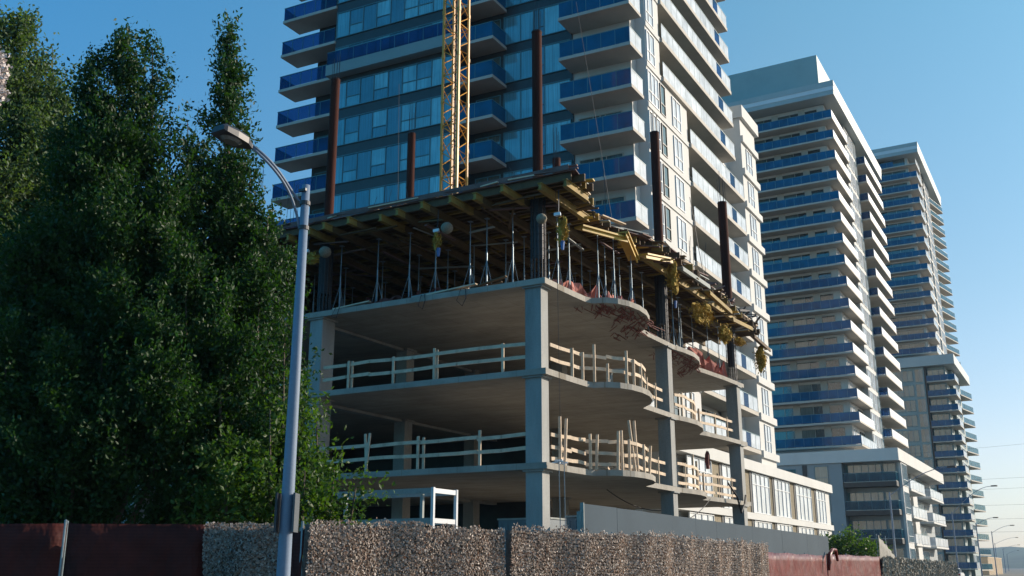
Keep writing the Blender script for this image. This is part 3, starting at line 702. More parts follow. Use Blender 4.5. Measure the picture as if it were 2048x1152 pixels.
guard('crooked curving guardrail on the rounded first floor balcony edge with leaning studs',LEV[0],B1,[(-16.2,32.4,1.75),(-16.12,32.6,1.7,(.03,.1)),(-16.5,33.2,1.3,(-.1,0)),(-15.85,34.2,1.3),(-15.75,34.5,1.3,(.06,0)),(-15.1,35.0,1.45,(.05,0)),(-15.0,35.2,1.5,(-.06,.1)),(-14.92,35.7,1.2),(-14.9,36.2,2.0,(-.22,0)),(-14.88,36.4,2.0,(-.1,0)),(-14.9,37.1,1.15),(-15.1,38.1,1.2,(.1,0))],hs=(.22,.62,1.08),seed=5)
B2=[(-16.2,44.4),(-16.1,45.5),(-16.15,46.6),(-16.4,47.8),(-16.9,49.0),(-17.2,50.0),(-17.0,51.4),(-16.8,53.0),(-16.7,54.9)]
guard('guardrail on the second floor edge between the middle and farthest right columns',LEV[1],B2,[(-16.15,45.2,1.2),(-16.2,46.7,1.4),(-16.4,47.6,1.2),(-16.9,49.2,1.2),(-17.1,50.4,1.2),(-16.9,52.4,1.2),(-16.75,54.0,1.2)],seed=6)
guard('guardrail on the first floor edge between the middle and farthest right columns',LEV[0],B2,[(-16.15,45.2,1.2),(-16.2,46.5,1.7),(-16.4,47.6,1.5),(-16.9,49.2,1.2),(-17.1,50.6,1.2),(-16.9,52.4,1.3),(-16.75,54.2,1.2)],hs=(.25,.65,1.1),seed=7)
B3=[(-16.3,40.8),(-16.3,43.1)]
guard('short guardrail on the second floor tight left of the middle right column',LEV[1],B3,[(-16.3,41.2,1.3),(-16.3,42.2,1.2)],seed=8)
guard('short guardrail on the first floor tight left of the middle right column',LEV[0],B3,[(-16.3,41.2,1.3),(-16.3,42.2,1.2)],seed=9)
# saw horse on second floor
t=thing('trestle','small A-frame timber trestle inside the curved second floor rail','trestle',(-15.6,36.6,LEV[1]))
MB().bar((-16.0,36.5,9.2),(-15.3,36.7,9.2),.08,.08).build('beam',m_wood2,t)
for dx,dy in((-.3,-.2),(-.3,.2),(.3,-.2),(.3,.2)):MB().bar((-15.65+dx*.9,36.6,9.2),(-15.65+dx*1.3,36.6+dy,8.4),.05,.05).build('leg',m_wood2,t)
# ------------------------------------------------------------ debris along slab 3 edge
def sheet(label,cat,name,m,pts,z,w,amp,seed):
    """crumpled strip of sheeting with thickness following pts"""
    rr=random.Random(seed);mb=MB();P=[]
    for a,b in zip(pts,pts[1:]):
        n=max(2,int(math.hypot(b[0]-a[0],b[1]-a[1])/.18))
        for i in range(n):s=i/n;P.append((a[0]+(b[0]-a[0])*s,a[1]+(b[1]-a[1])*s))
    P.append(pts[-1]);k=5
    for i,p in enumerate(P):
        q=P[min(i+1,len(P)-1)];o=P[max(0,i-1)];dx,dy=q[0]-o[0],q[1]-o[1];L=math.hypot(dx,dy) or 1;nx,ny=-dy/L,dx/L
        for j in range(k):
            u=(j/(k-1)-.5)*w
            mb.v.append((p[0]+nx*u+rr.uniform(-.04,.04),p[1]+ny*u+rr.uniform(-.04,.04),z+.02+amp*abs(math.sin(i*.55+j))*rr.uniform(.3,1)))
    for i in range(len(P)-1):
        for j in range(k-1):
            a=i*k+j;mb.f.append((a,a+1,a+k+1,a+k))
    o=mb.build(name,m,loc=(pts[0][0],pts[0][1],z));sm=o.modifiers.new('thick','SOLIDIFY');sm.thickness=.025
    return tag(o,label,cat)
sheet('long salmon insulation sheet lying on the third slab just right of the corner column','insulation sheet','insulation_sheet',m_pink,[(-16.9,33.0),(-16.6,35.3),(-15.8,38.0)],LEV[2],.9,.85,1)
sheet('crumpled pink sheet at the rounded end of the third slab bulge','insulation sheet','insulation_sheet',m_pink,[(-15.6,37.3),(-15.9,38.7),(-16.3,40.0)],LEV[2],.6,.6,2)
sheet('pink and red sheeting between the middle and farthest right columns','insulation sheet','insulation_sheet',m_pink,[(-17.3,49.0),(-17.4,51.0),(-17.2,54.2)],LEV[2],1.2,1.1,3)
sheet('dull red sheeting right behind the props at the middle of the front edge','red sheet','red_sheet',m_red,[(-24.8,31.9),(-22.5,32.0),(-20.6,31.9)],LEV[2],.7,.5,4)
sheet('dull red sheeting beside the left rebar cage','red sheet','red_sheet',m_red,[(-30.6,31.9),(-29,32),(-27.6,31.8)],LEV[2],.8,.5,5)
sheet('dull red sheet heap at the far right cage','red sheet','red_sheet',m_red,[(-17.8,52.5),(-17.4,54.3)],LEV[2],.9,.9,6)
# hanging tattered strips below slab 3 bulges
def tatters(label,path,z,m,n,seed):
    rr=random.Random(seed);mb=MB()
    for i in range(n):
        s=rr.random()*(len(path)-1);k=int(s);f=s-k;a=path[k];b=path[k+1]
        x=a[0]+(b[0]-a[0])*f-rr.random()**1.5*1.5;y=a[1]+(b[1]-a[1])*f+rr.uniform(-.4,.5);x=min(x,a[0]-.1)
        L=rr.uniform(.35,1.1);an=rr.uniform(-.5,.5)+1.9
        mb.bar((x,y,z-.02-rr.random()*.03),(x+L*math.cos(an),y+L*math.sin(an),z-.02-rr.random()*.06),rr.uniform(.02,.05),.015)
    return tag(mb.build('formwork_scraps',m,loc=(path[0][0],path[0][1],z)),label,'formwork scraps',kind='stuff')
tatters('red form ply scraps stuck under the curved third slab edge',EDGE[5:13],LEV[2]-.22,m_red,130,11)
tatters('red form ply scraps stuck under the third slab beyond the middle right column',EDGE[14:20],LEV[2]-.22,m_red,110,12)
# boards lying on slab 3 front edge
for i,(x0,L,dz,mm) in enumerate([(-29.8,1.9,.25,m_wood2),(-25.9,1.8,.12,m_wood),(-21.3,2.2,.16,m_wood),(-19.3,1.5,.28,m_joist),(-22.0,1.5,.08,m_wood2)]):
    tag(MB().bar((x0,31.25,LEV[2]+.06),(x0+L,31.3,LEV[2]+.06+dz),.16,.05).bar((x0+.1,31.45,LEV[2]+.05),(x0+L*.8,31.5,LEV[2]+.05+dz*.6),.12,.04).build('loose_board',mm,loc=(x0,31.3,LEV[2])),
      ['grey boards on the third slab beside the lamp pole','two thin boards near the left front cage','longest pale board leaning on the front slab edge','brown board under the deck left of the corner cage','grey board behind the front slab edge in the middle'][i],'board','loose boards on the third slab')
# foam bundles, sacks, hanging things below the deck
def foam(label,c,r,seed,m=None,n=5):
    random.seed(seed);mb=MB()
    for i in range(n):
        q=(c[0]+random.uniform(-.5,.5)*r[0],c[1]+random.uniform(-.5,.5)*r[1],c[2]-r[2]+2*r[2]*(i+.5)/n)
        mb.ball(q,(r[0]*random.uniform(.3,.6),r[1]*random.uniform(.3,.6),r[2]*.42),12,8,.22)
    t=thing('foam_bundle',label,'foam bundle',c);mb.build('lump',m or m_foam,t)
    rs=np.random.RandomState(seed);k=int(260+700*r[0]*r[1]*4);cc=np.array(c)+rs.randn(k,3)*np.array(r)*.42;d=rs.randn(k,3);d[:,2]-=.6;d/=np.linalg.norm(d,axis=1)[:,None];v=np.cross(d,rs.randn(k,3));v/=np.linalg.norm(v,axis=1)[:,None]
    leafmesh(cc,d*.11*(.4+rs.rand(k)[:,None]),v*.028,'loose_fibre',m or m_foam,t,stuff=True);return t
def sack(label,c,r):
    return tag(MB().ball(c,(r,r,r*.95),14,10,.03).build('burlap_ball',m_sack,loc=c,smooth=True),label,'burlap ball')
sack('round burlap ball hanging under the deck at the corner',(-15.75,30.25,13.65),.2)
sack('round burlap ball under the middle of the front deck edge',(-19.75,30.2,13.95),.24)
sack('dim round burlap ball under the deck right of the lamp pole',(-25.7,30.3,13.95),.25)
foam('yellow foam bundle with blue tail hanging beside the corner cage',(-15.1,30.6,13.2),(.2,.2,.42),3)
foam('yellow foam wad hanging left of the middle burlap ball',(-20.2,30.2,13.5),(.14,.14,.3),4)
foam('pair of yellow foam wads just right of the lamp pole',(-26.3,30.2,13.75),(.34,.15,.2),5)
foam('yellow foam wad hanging in front of the middle right cage',(-15.1,41.8,14.3),(.3,.35,.65),6)
foam('largest golden foam heap right of the middle right cage',(-15.3,46.5,13.6),(.35,1.2,.42),7,n=8)
foam('golden foam tuft below the deck edge between the cages',(-15.2,49.5,13.2),(.3,.6,.4),8)
foam('golden foam tuft at the farthest deck tip',(-15.7,57.9,13.4),(.35,.4,.65),9)
foam('small foam lump under the deck near the farthest tube',(-15.6,53.5,13.6),(.25,.6,.2),10)
for i,(c,l) in enumerate([((-15.1,30.6,12.62),'blue plastic sleeve on the prop beside the corner cage'),((-20.15,30.25,13.05),'blue plastic sleeve below the middle foam wad'),((-15.3,42.6,13.2),'blue plastic sleeve beside the middle right cage')]):
    tag(MB().tube([(c[0],c[1],c[2]-.15),(c[0],c[1],c[2]+.18)],[.05,.09],8).build('plastic_sleeve',m_bluet,loc=c),l,'plastic sleeve')
for i,(c,l) in enumerate([((-15.2,30.45,13.78),'small white floodlight at the deck corner'),((-20.15,30.1,13.88),'small white floodlight under the middle front deck edge'),((-26.5,30.1,14.05),'small white floodlight near the lamp pole under the deck')]):
    t=thing('floodlight',l,'floodlight',c)
    MB().prism([(c[0]-.13,c[1]-.06),(c[0]+.13,c[1]-.06),(c[0]+.09,c[1]+.08),(c[0]-.09,c[1]+.08)],c[2]-.05,c[2]+.06).build('housing',m_wplast,t)
    MB().bar((c[0],c[1]+.05,c[2]),(c[0],c[1]+.1,ZD-.2),.03,.03).build('bracket',m_dsteel,t)
random.seed(99)
# stacked timber/yellow panels protruding at the right rim of deck
for i,(x,y,z,L,an,mm,l) in enumerate([
 (-15.6,35.2,14.55,2.6,.35,m_yelp,'broad yellow formwork panel hanging under the deck notch'),
 (-15.3,37.2,14.5,2.4,-.2,m_yelp,'tilted yellow panel in the deck notch beside the bright props'),
 (-15.0,39.6,14.62,2.6,.1,m_yelp,'yellow panel half way to the middle right cage'),
 (-14.7,43.6,14.7,3.4,.04,m_wood2,'long grey board under the deck rim beyond the middle right cage'),
 (-14.9,47.8,14.5,3.0,.05,m_yel,'yellow girder poking out past the golden foam heap'),
 (-15.2,52.5,14.4,3.4,.02,m_yel,'yellow girder below the rim near the farthest tube'),
 (-15.5,57.3,14.3,3.0,.03,m_joist,'last girder end sticking out past the deck tip')]):
    d=Vector((math.sin(an),math.cos(an),(.02,-.20,.16,-.02,-.12,.05,-.10)[i])).normalized()
    p=Vector((x,y,z));mb=MB().bar(p-d*L/2,p+d*L/2,.5 if i<3 else .3,.07)
    mb.bar(p-d*L/2+Vector((.14,0,-.1)),p+d*L/2+Vector((.14,0,-.1)),.06,.16)
    mb.build('hanging_panel',mm,FD)
# things on top of the deck
t=thing('trestle','tan timber trestle on the deck right beside the crane mast','trestle',(-22.0,35,ZD+.33))
MB().bar((-23.1,34.6,16.35),(-22.2,35.2,16.2),.1,.12).build('beam',m_wood,t)
MB().bar((-22.9,34.8,16.3),(-22.2,35.0,15.4),.08,.06).build('leg',m_wood,t);MB().bar((-22.4,35.2,16.3),(-21.6,34.9,15.35),.1,.06).build('leg',m_wood,t);MB().bar((-23.0,34.8,16.2),(-23.4,34.6,15.35),.08,.06).build('leg',m_wood,t)
random.seed(5)
def starter(label,spots):
    t=thing('starter_bars',label,'starter bars',(spots[0][0],spots[0][1],ZD+.33))
    for (x,y,h) in spots:
        MB().tube([(x,y,ZD+.33),(x+random.uniform(-.05,.05),y,ZD+.33+h*.8),(x+random.uniform(-.12,.12),y,ZD+.33+h)],.012,4).build('bar',m_dsteel,t)
starter('thin steel starter bars in front of the left tower windows',[(-25+i*.62+random.uniform(-.2,.2),31+random.random()*2,random.uniform(.6,1.9)) for i in range(12)])
starter('thin steel starter bars left of the farthest tube',[(-17.2+random.uniform(-.4,.4),50+i*.35,random.uniform(1.8,4.0)) for i in range(8)])
starter('thin steel starter bars above the deck notch before the blue balconies',[(-16.6-random.uniform(0,1.5),34+i*.5,random.uniform(1.2,3.2)) for i in range(9)])
starter('thin steel bars standing above the tree top left of the lamp arm',[(-30.6-i*.16,31.6,random.uniform(3.2,4.2)) for i in range(5)])
starter('thin steel bars over the low balcony beside the lamp pole',[(-28.9+i*.2,31.4,random.uniform(1.8,2.7)) for i in range(6)])
# clutter on deck rim right: crate of scrap, blue-white sacks
def heap(name,label,cat,c,n,s,m,seed):
    rr=random.Random(seed);mb=MB()
    for i in range(n):
        a=Vector((c[0]+rr.uniform(-s[0],s[0]),c[1]+rr.uniform(-s[1],s[1]),c[2]+rr.uniform(0,s[2])));d=Vector((rr.uniform(-.6,.6),rr.uniform(-1,1),rr.uniform(-.25,.25))).normalized()*rr.uniform(.15,.5)*min(1,s[1]*1.2)
        mb.bar(a-d,a+d,rr.uniform(.05,.16),rr.uniform(.03,.09))
    return tag(mb.build(name,m,loc=c),label,cat)
heap('scrap_pile','jumble of pale offcuts on the deck rim by the middle right tube','scrap pile',(-15.3,42.2,ZD+.36),26,(.35,1.8,.2),m_wplast,3)
heap('scrap_pile','dark jumble of bars on the deck at the foot of the farthest tube','scrap pile',(-16.0,55.8,ZD+.36),34,(.5,1.5,.45),m_dsteel,4)
heap('scrap_pile','brown offcuts on the deck rim between the two right tubes','scrap pile',(-15.5,49.5,ZD+.36),20,(.3,2,.2),m_ply,5)
heap('scrap_pile','small pile of pale offcuts on the front deck rim left of the second tube','scrap pile',(-22.6,30.5,ZD+.38),16,(.8,.15,.14),m_wood,6)
heap('scrap_pile','lumber offcuts at the foot of the first floor curved guardrail','scrap pile',(-15.6,36.2,LEV[0]+.05),20,(.4,1.0,.12),m_wood,7)
heap('scrap_pile','blue and white clutter on the first floor slab corner beside the corner column','scrap pile',(-16.15,32.4,LEV[0]+.04),9,(.05,.35,.12),m_wplast,8)
tag(MB().prism([(-16.25,48.6),(-16.1,48.6),(-16.1,48.75),(-16.25,48.75)],LEV[0]+1.2,LEV[0]+1.9).ball((-16.18,48.7,LEV[0]+1.65),(.12,.05,.42),6,6,.25).build('red_flag',m_red,loc=(-16.2,48.6,LEV[0]+1.2)),'dark red rag tied over the first floor guardrail beyond the middle right column','rag')
# cables and ropes
def cable(label,pts,r=.012,name='cable',cat='cable',m=None,sag=0):
    P=[Vector(p) for p in pts]
    if sag and len(P)==2:
        a,b=P;P=[a.lerp(b,i/16)+Vector((0,0,-sag*4*(i/16)*(1-i/16))) for i in range(17)]
    return tag(MB().tube(P,r,5).build(name,m or m_wire,loc=tuple(P[0])),label,cat)
cable('thin hanging line right of the corner column, deck to fence',[(-15.55,31.0,15.2),(-15.5,31.0,9),(-15.5,31.05,5)],.008,'hanging_line','line')
cable('left one of two pale hoses hanging beside the corner column',[(-15.75,31.4,5.15),(-15.72,31.4,2),(-15.7,31.4,.1)],.016,'hose','hose',m_steel)
cable('right one of two pale hoses hanging beside the corner column',[(-15.6,31.5,5.2),(-15.58,31.5,2),(-15.56,31.5,.1)],.016,'hose','hose',m_steel)
cable('dangling black cable loop under the front slab edge, nearest the corner',[(-19.6,31.0,11.75),(-19.75,30.95,11.3),(-19.5,30.95,11.05),(-19.35,30.97,11.35),(-19.4,31,11.72)],.016)
cable('dangling black cable loop at the middle of the front slab edge',[(-21.4,31.0,11.75),(-21.5,30.95,11.3),(-21.3,30.95,11.15),(-21.2,30.97,11.5),(-21.25,31,11.75)],.016)
cable('dangling black cable at the front slab edge near the left column',[(-25.6,31.0,11.75),(-25.75,30.95,11.4),(-25.5,30.95,11.3),(-25.4,31,11.75)],.016)
cable('sagging black cable under the first slab left of the middle right column',[(-17.8,40,4.8),(-16.4,44.5,4.2)],.02,sag=.4)
cable('sagging black cable under the first slab right of the middle right column',[(-16.3,44.3,3.6),(-16.4,49.5,4.9)],.02,sag=.25)
cable('thick black cable bundle hanging over the first slab edge near the farthest right column',[(-16.4,52.5,5.9),(-16.1,53,5.2),(-16.1,53.6,4.4),(-16.2,54.6,4.9),(-16.2,54.9,5.4)],.05)
cable('long hanging rope line left of the crane mast',[(-27.1,37,15.3),(-27.05,37,19),(-27.2,37,24.8)],.01,'hanging_line','line')
cable('long line hanging above the deck notch before the right blue balconies',[(-15.5,36,15.4),(-16.3,36.5,20),(-17.4,37,26.5)],.01,'hanging_line','line')
cable('line hanging before the sunlit balconies above the deck, beside the middle right tube',[(-16.0,49.5,15.4),(-16.2,49,18),(-16.35,48.5,20.6)],.02,'hanging_line','line')
# ------------------------------------------------------------ timber stair frame at ground floor, containers, hoarding
SF=thing('timber_platform','two-rail timber frame with shade-grey rails and sunlit white end in front of the ground floor','timber frame',(-17.5,27,0))
def fr(a,b,w=.1,h=.1,n='rail',m=None):MB().bar(a,b,w,h).build(n,m or m_wood2,SF)
for z in (3.95,3.02):
    fr((-24.4,27,z),(-18.05,27,z),.06,.17,'rail');fr((-18.0,27,z),(-18.0,28.3,z-.0),.06,.15,'rail',m_side);fr((-24.4,28.3,z-.02),(-18.05,28.3,z-.02),.06,.12,'rail')  # shaded rails coloured grey, sunlit end coloured white
for p in ((-18.0,27),(-18.0,28.35),(-18.45,27.06),(-24.3,27),(-21.5,27.06)):
    MB().bar((p[0],p[1],0),(p[0],p[1],4.05 if p[0]>-18.2 else 3.85),.1,.1).build('post',m_side if p[0]>-18.2 else m_wood2,SF)
MB().box(-24.4,-18.1,27.05,28.3,2.2,2.28).build('platform',m_wood2,SF)
for n,(x0,x1,lab) in enumerate(((-19.25,-17.1,'low grey site container left of the corner column behind the netting'),(-16.1,-13.2,'low grey site container between the corner column and the hoarding'))):
    t=thing('site_container',lab,'site container',((x0+x1)/2,34.4,0),)
    y0=33.3 if n==0 else 32.6
    MB().box(x0,x1,y0,y0+2.4,.15,3.3).build('body',m_grey,t);MB().box(x0-.04,x1+.04,y0-.04,y0+2.44,3.3,3.36).build('roof',m_wood2,t)
    d=MB()
    for i in range(int((x1-x0)/.25)):d.box(x0+.05+i*.25,x0+.15+i*.25,y0-.025,y0-.001,.3,3.2)
    d.build('corrugation',m_grey,t)
HO=thing('hoarding','smooth blue grey site hoarding sloping away behind the netting fence','hoarding',(-13,43,0))
ys=np.linspace(27.5,59.5,14)
for i,(a,b) in enumerate(zip(ys,ys[1:])):
    zt=3.42-.16*(i/13)
    MB().box(-13.06,-13+random.uniform(-.006,.006),a+.004,b-.004,0,zt).build('panel',m_hoard,HO)
for i in range(14):
    MB().box(-13.2,-13.07,ys[i]-.06,ys[i]+.06,0,3.2).build('post',m_wood2,HO)
MB().box(-13.1,-12.98,27.46,27.5,0,3.45).build('end_cap',m_wood2,HO)
# ------------------------------------------------------------ fences
def fencething(label,pts,top,m,name='screened_fence',cat='fence',sag=.03,wav=.03,posts=True,seed=1,bot=.05,zt=None,extra=None):
    rr=random.Random(seed);t=thing(name,label,cat,(pts[0][0],pts[0][1],0))
    P=[]
    for a,b in zip(pts,pts[1:]):
        L=math.hypot(b[0]-a[0],b[1]-a[1]);n=max(3,int(L/.25))
        for i in range(n):s=i/n;P.append((a[0]+(b[0]-a[0])*s,a[1]+(b[1]-a[1])*s,s))
    P.append((pts[-1][0],pts[-1][1],0));mb=MB();k=8
    for i,p in enumerate(P):
        q=P[min(i+1,len(P)-1)];o=P[max(0,i-1)];dx,dy=q[0]-o[0],q[1]-o[1];L=math.hypot(dx,dy) or 1;nx,ny=-dy/L,dx/L
        tz=top(i/(len(P)-1)) if callable(top) else top
        for j in range(k):
            u=j/(k-1);off=wav*(math.sin(i*.9+j*.6)+rr.uniform(-.6,.6))
            zz=bot+(tz-bot)*u-(sag*math.sin(PI*p[2])+rr.uniform(0,.015))*(u>.9)
            mb.v.append((p[0]+nx*off,p[1]+ny*off,zz))
    for i in range(len(P)-1):
        for j in range(k-1):
            a=i*k+j;mb.f.append((a,a+k,a+k+1,a+1))
    sc=mb.build('screen',m,t,smooth=True);so=sc.modifiers.new('thick','SOLIDIFY');so.thickness=.012
    if posts:
        for p in pts:MB().tube([(p[0]-.08,p[1]+.03,0),(p[0]-.08,p[1]+.03,(top(0) if callable(top) else top)+.04)],.024,8).build('post',m_steel,t)
    return t,P
FZ=2.35
def seg(a,b,n):return [(a[0]+(b[0]-a[0])*i/n,a[1]+(b[1]-a[1])*i/n) for i in range(n+1)]
fencething('dark red mesh screened fence at the left edge of the picture',[(-25,4.6),(-20.6,7.9),(-15.62,11.94)],FZ,m_dred,seed=2)
tD,_=fencething('dark maroon mesh screened fence right of the thin bright post, under the trees',[(-15.6,11.96),(-13.75,13.45)],FZ,m_dred,seed=3,sag=.0)
tp=thing('fence_post','thin pale post between the two dark red fence screens','fence post',(-15.45,11.75,0))
MB().tube([(-15.45,11.78,0),(-15.45,11.78,FZ+.02)],.02,8).build('tube',m_steel,tp)
MB().ball((-15.45,11.78,FZ+.03),(.026,.026,.02),8,6).build('cap',m_steel,tp)
def flakes(parent,P,top,bot,n,size,seed,rowf=0.,mat=None,vert=False):
    rs=np.random.RandomState(seed)
    pts=np.array([(p[0],p[1]) for p in P]);d=np.diff(pts,axis=0);L=np.hypot(d[:,0],d[:,1]);cum=np.concatenate([[0],np.cumsum(L)])
    s=rs.rand(n)*cum[-1];i=np.clip(np.searchsorted(cum,s)-1,0,len(L)-1);f=(s-cum[i])/L[i]
    x=pts[i,0]+d[i,0]*f;y=pts[i,1]+d[i,1]*f;tx=d[i,0]/L[i];ty=d[i,1]/L[i];nx,ny=ty,-tx
    z=bot+rs.rand(n)*(top-bot)+.02*np.sin(s*9)
    row=.07;z=np.where(rs.rand(n)<rowf,np.round(z/row)*row+rs.randn(n)*.008+.014*np.sin(s*5),z)
    z=np.where(z>top-.04,z+rs.rand(n)*.03,z)
    fo=.05*np.sin(s*2.3+z*.9+seed)+.03*np.sin(s*5.1-z*1.7);fd=.115*np.cos(s*2.3+z*.9+seed)+.15*np.cos(s*5.1-z*1.7);topw=.035*np.sin(s*1.3+seed)+.02*np.sin(s*4.1)
    z=z+topw*(z/top)**6
    off=.075+fo+rs.rand(n)*.045;x+=nx*off;y+=ny*off
    c=np.stack([x,y,z],1)
    T=np.stack([tx,ty,0*tx],1);N=np.stack([nx,ny,0*nx],1);Z=np.tile([0,0,1.],(n,1))
    a=rs.rand(n)*PI if not vert else PI/2+rs.randn(n)*.35;til=rs.randn(n)*.5;til2=rs.randn(n)*.4
    U=T*np.cos(a)[:,None]+Z*np.sin(a)[:,None];V=-T*np.sin(a)[:,None]+Z*np.cos(a)[:,None]
    U=U*np.cos(til)[:,None]+N*np.sin(til)[:,None];V=V*np.cos(til2)[:,None]+N*np.sin(til2)[:,None]
    ut=(U*T).sum(1);U=U+N*(fd*2.2*ut)[:,None];vt=(V*T).sum(1);V=V+N*(fd*2.2*vt)[:,None]
    sz=(size*(.5+rs.rand(n)))[:,None];asp=(.35+.5*rs.rand(n))[:,None]
    leafmesh(c,U*sz,V*sz*asp,'netting_flakes',mat or m_camo,parent,stuff=True)
cam_specs=[('brown camouflage netting fence panel left of the lamp pole',[(-13.75,13.45),(-12.1,13.75)],9000,11),
 ('camouflage netting fence panel just right of the lamp pole',[(-11.75,13.7),(-10.9,16.0),(-10.22,17.85)],20000,12),
 ('camouflage netting fence panel in front of the corner column',[(-10.2,17.95),(-9.75,19.6),(-9.35,21.4),(-9.15,23.4),(-9.1,25.4)],30000,13),
 ('sunlit camouflage netting fence panel next to the red tarpaulin',[(-9.1,25.45),(-9.2,28),(-9.35,31),(-9.5,34.1)],26000,14)]
for lab,pts,n,sd_ in cam_specs:
    t,P=fencething(lab,pts,FZ-.02,m_camob,'netting_fence','fence',sag=.01,wav=.012,seed=sd_)
    flakes(t,P,FZ,.05,int(n*1.6),.023,sd_,{11:0.,12:.15,13:.6,14:.95}[sd_])
fencething('maroon strip of fence cloth wrapped at the lamp pole, between two netting panels',[(-12.08,13.74),(-11.78,13.72)],FZ-.12,m_dred,'fence_cloth','fence cloth',seed=8)
fencething('glossy red brown tarpaulin on the fence, nearer half with bright creases',[(-9.55,34.2),(-9.8,38),(-10.05,42),(-10.2,46)],2.13,m_tarp,'tarpaulin_fence','fence',sag=.04,wav=.006,seed=21)
fencething('glossy red tarpaulin on the fence, farther half before the shrub',[(-10.2,46.1),(-10.3,51),(-10.35,56),(-10.4,60)],2.2,m_tarp,'tarpaulin_fence','fence',sag=.04,wav=.006,seed=22)
MBt=MB().tube([(-9.95,45.2,1.5),(-9.95,45.5,2.1),(-9.95,46.2,2.36),(-9.97,46.9,2.34),(-10.0,47.3,1.9)],[.06,.1,.07,.08,.06],8)
tag(MBt.build('tarpaulin_roll',m_tarp,loc=(-10.1,46,2.1),smooth=True),'bunched red tarpaulin loop over the top of the red fence','tarpaulin')
m_gflake=M('grey brown netting strips',(.27,.245,.20),.8,9,.5,0)
t,P=fencething('torn pale netting panel leaning up at the end of the red tarpaulin',[(-10.4,60.0),(-10.6,64),(-10.9,69)],lambda s:3.35-1.25*s,m_gnet,'netting_fence','fence',sag=.02,wav=.03,seed=23)
flakes(t,P,2.1,.05,9000,.10,23,0,m_gflake,True)
t,P=fencething('grey netting fence running on toward the street lamps',[(-11.0,69.2),(-12.0,85),(-13.0,105),(-13.6,124)],2.1,m_gnet,'netting_fence','fence',sag=.05,wav=.03,seed=24)
flakes(t,P,2.12,.05,22000,.11,24,0,m_gflake,True)
# ------------------------------------------------------------ street lamps
def lamp_near():
    t=thing('street_lamp','near galvanised street lamp with double arm and dark head before the trees','street lamp',(-9.95,11.2,0))
    x,y=-9.95,11.2
    MB().tube([(x,y,0),(x,y,1.5),(x,y,4.5),(x,y,7.32)],[.105,.098,.078,.062],20).build('pole',m_pole,t,smooth=True)
    b=MB()
    for z in(6.62,7.02):b.tube([(x,y,z-.03),(x,y,z+.03)],.082,16)
    b.box(x-.07,x+.07,y-.09,y-.05,7.2,7.24);b.build('clamp_band',m_lampd,t)
    J=Vector(atd(500,292,14.35))
    A0=Vector((x-.06,y-.03,6.62));A1=Vector((x-.06,y-.03,7.05))
    def cv(a,b,c,d,n=14):
        out=[]
        for i in range(n+1):
            s=i/n;out.append(a*(1-s)**3+b*3*s*(1-s)**2+c*3*s*s*(1-s)+d*s**3)
        return out
    MB().tube(cv(A0,A0+Vector((-.10,-.05,.55)),J+Vector((.42,.28,-.42)),J),.021,8).build('arm',m_pole,t,smooth=True)
    MB().tube(cv(A1,A1+Vector((-.18,-.08,.16)),J+Vector((.40,.28,-.28)),J+Vector((0,0,.03))),.021,8).build('arm',m_pole,t,smooth=True)
    E_=Vector(atd(436,258,13.95));d=(E_-J);L=d.length;d.normalize()
    side=d.cross(Vector((0,0,1))).normalized();up=side.cross(d).normalized()
    prof=[(-.08,.035,.03,.03),(0,.05,.05,.045),(.10,.085,.07,.05),(.25,.145,.095,.06),(.60,.165,.10,.06),(.92,.155,.085,.05),(1.0,.13,.06,.03)]
    mb=MB();
    for s,w_,h1,h2 in prof:
        c=J+d*(L*s)
        for (a,b) in ((-1,-h2),(1,-h2),(1,h1*.35),(.62,h1),(-.62,h1),(-1,h1*.35)):
            mb.v.append(tuple(c+side*a*w_+up*(b)))
    n=6
    for i in range(len(prof)-1):
        for k in range(n):
            a=i*n+k;b2=i*n+(k+1)%n;mb.f.append((a,a+n,b2+n,b2))
    mb.f.append(tuple(range(n)));mb.f.append(tuple(range(len(prof)*n-1,(len(prof)-1)*n-1,-1)))
    h=mb.build('lamp_head',m_lampd,t)
    c=J+d*(L*.58)-up*.065
    ln_=MB().ball(tuple(c),(.02,.02,.02),4,3)
    mb=MB();N=18
    for i in range(N):
        a=2*PI*i/N;mb.v.append(tuple(c+d*(L*.30*math.cos(a))+side*.125*math.sin(a)+up*.004))
    for i in range(N):
        a=2*PI*i/N;mb.v.append(tuple(c+d*(L*.2*math.cos(a))+side*.08*math.sin(a)-up*.035))
    for i in range(N):mb.f.append((i,(i+1)%N,N+(i+1)%N,N+i))
    mb.f.append(tuple(range(N,2*N)));mb.build('lens',m_lens,h)
    for s,l in((-1,'left'),(1,'right')):
        u=Vector((math.cos(YAW),math.sin(YAW),0))
        c=Vector((x,y,2.35))+u*(.125 if s>0 else -.125)
        o=MB().bar(c+Vector((0,0,-.27))+Vector((.0,.0,0)),c+Vector((0,0,.27)),.03,.32,up=(u.y,-u.x,0)).build('sign_plate',m_lampd if s<0 else m_signb,t)
lamp_near()
def lamp_far(x,y,h,arm,rise,label,curve=True):
    t=thing('street_lamp',label,'street lamp',(x,y,0),'street lamps down the avenue')
    MB().tube([(x,y,0),(x,y,h)],[.11,.07],10).build('pole',m_pole,t)
    P=[]
    for i in range(9):
        s=i/8;P.append((x+arm*s,y-.3*s,h-.3+(rise+.3)*math.sin(s*PI/2)))
    MB().tube(P,.035,6).build('arm',m_pole,t)
    e=Vector(P[-1]);MB().prism([(e.x-.1,e.y-.12),(e.x+.55,e.y-.18),(e.x+.65,e.y),(e.x+.55,e.y+.18),(e.x-.1,e.y+.12)],e.z-.06,e.z+.09).build('lamp_head',m_lampd,t)
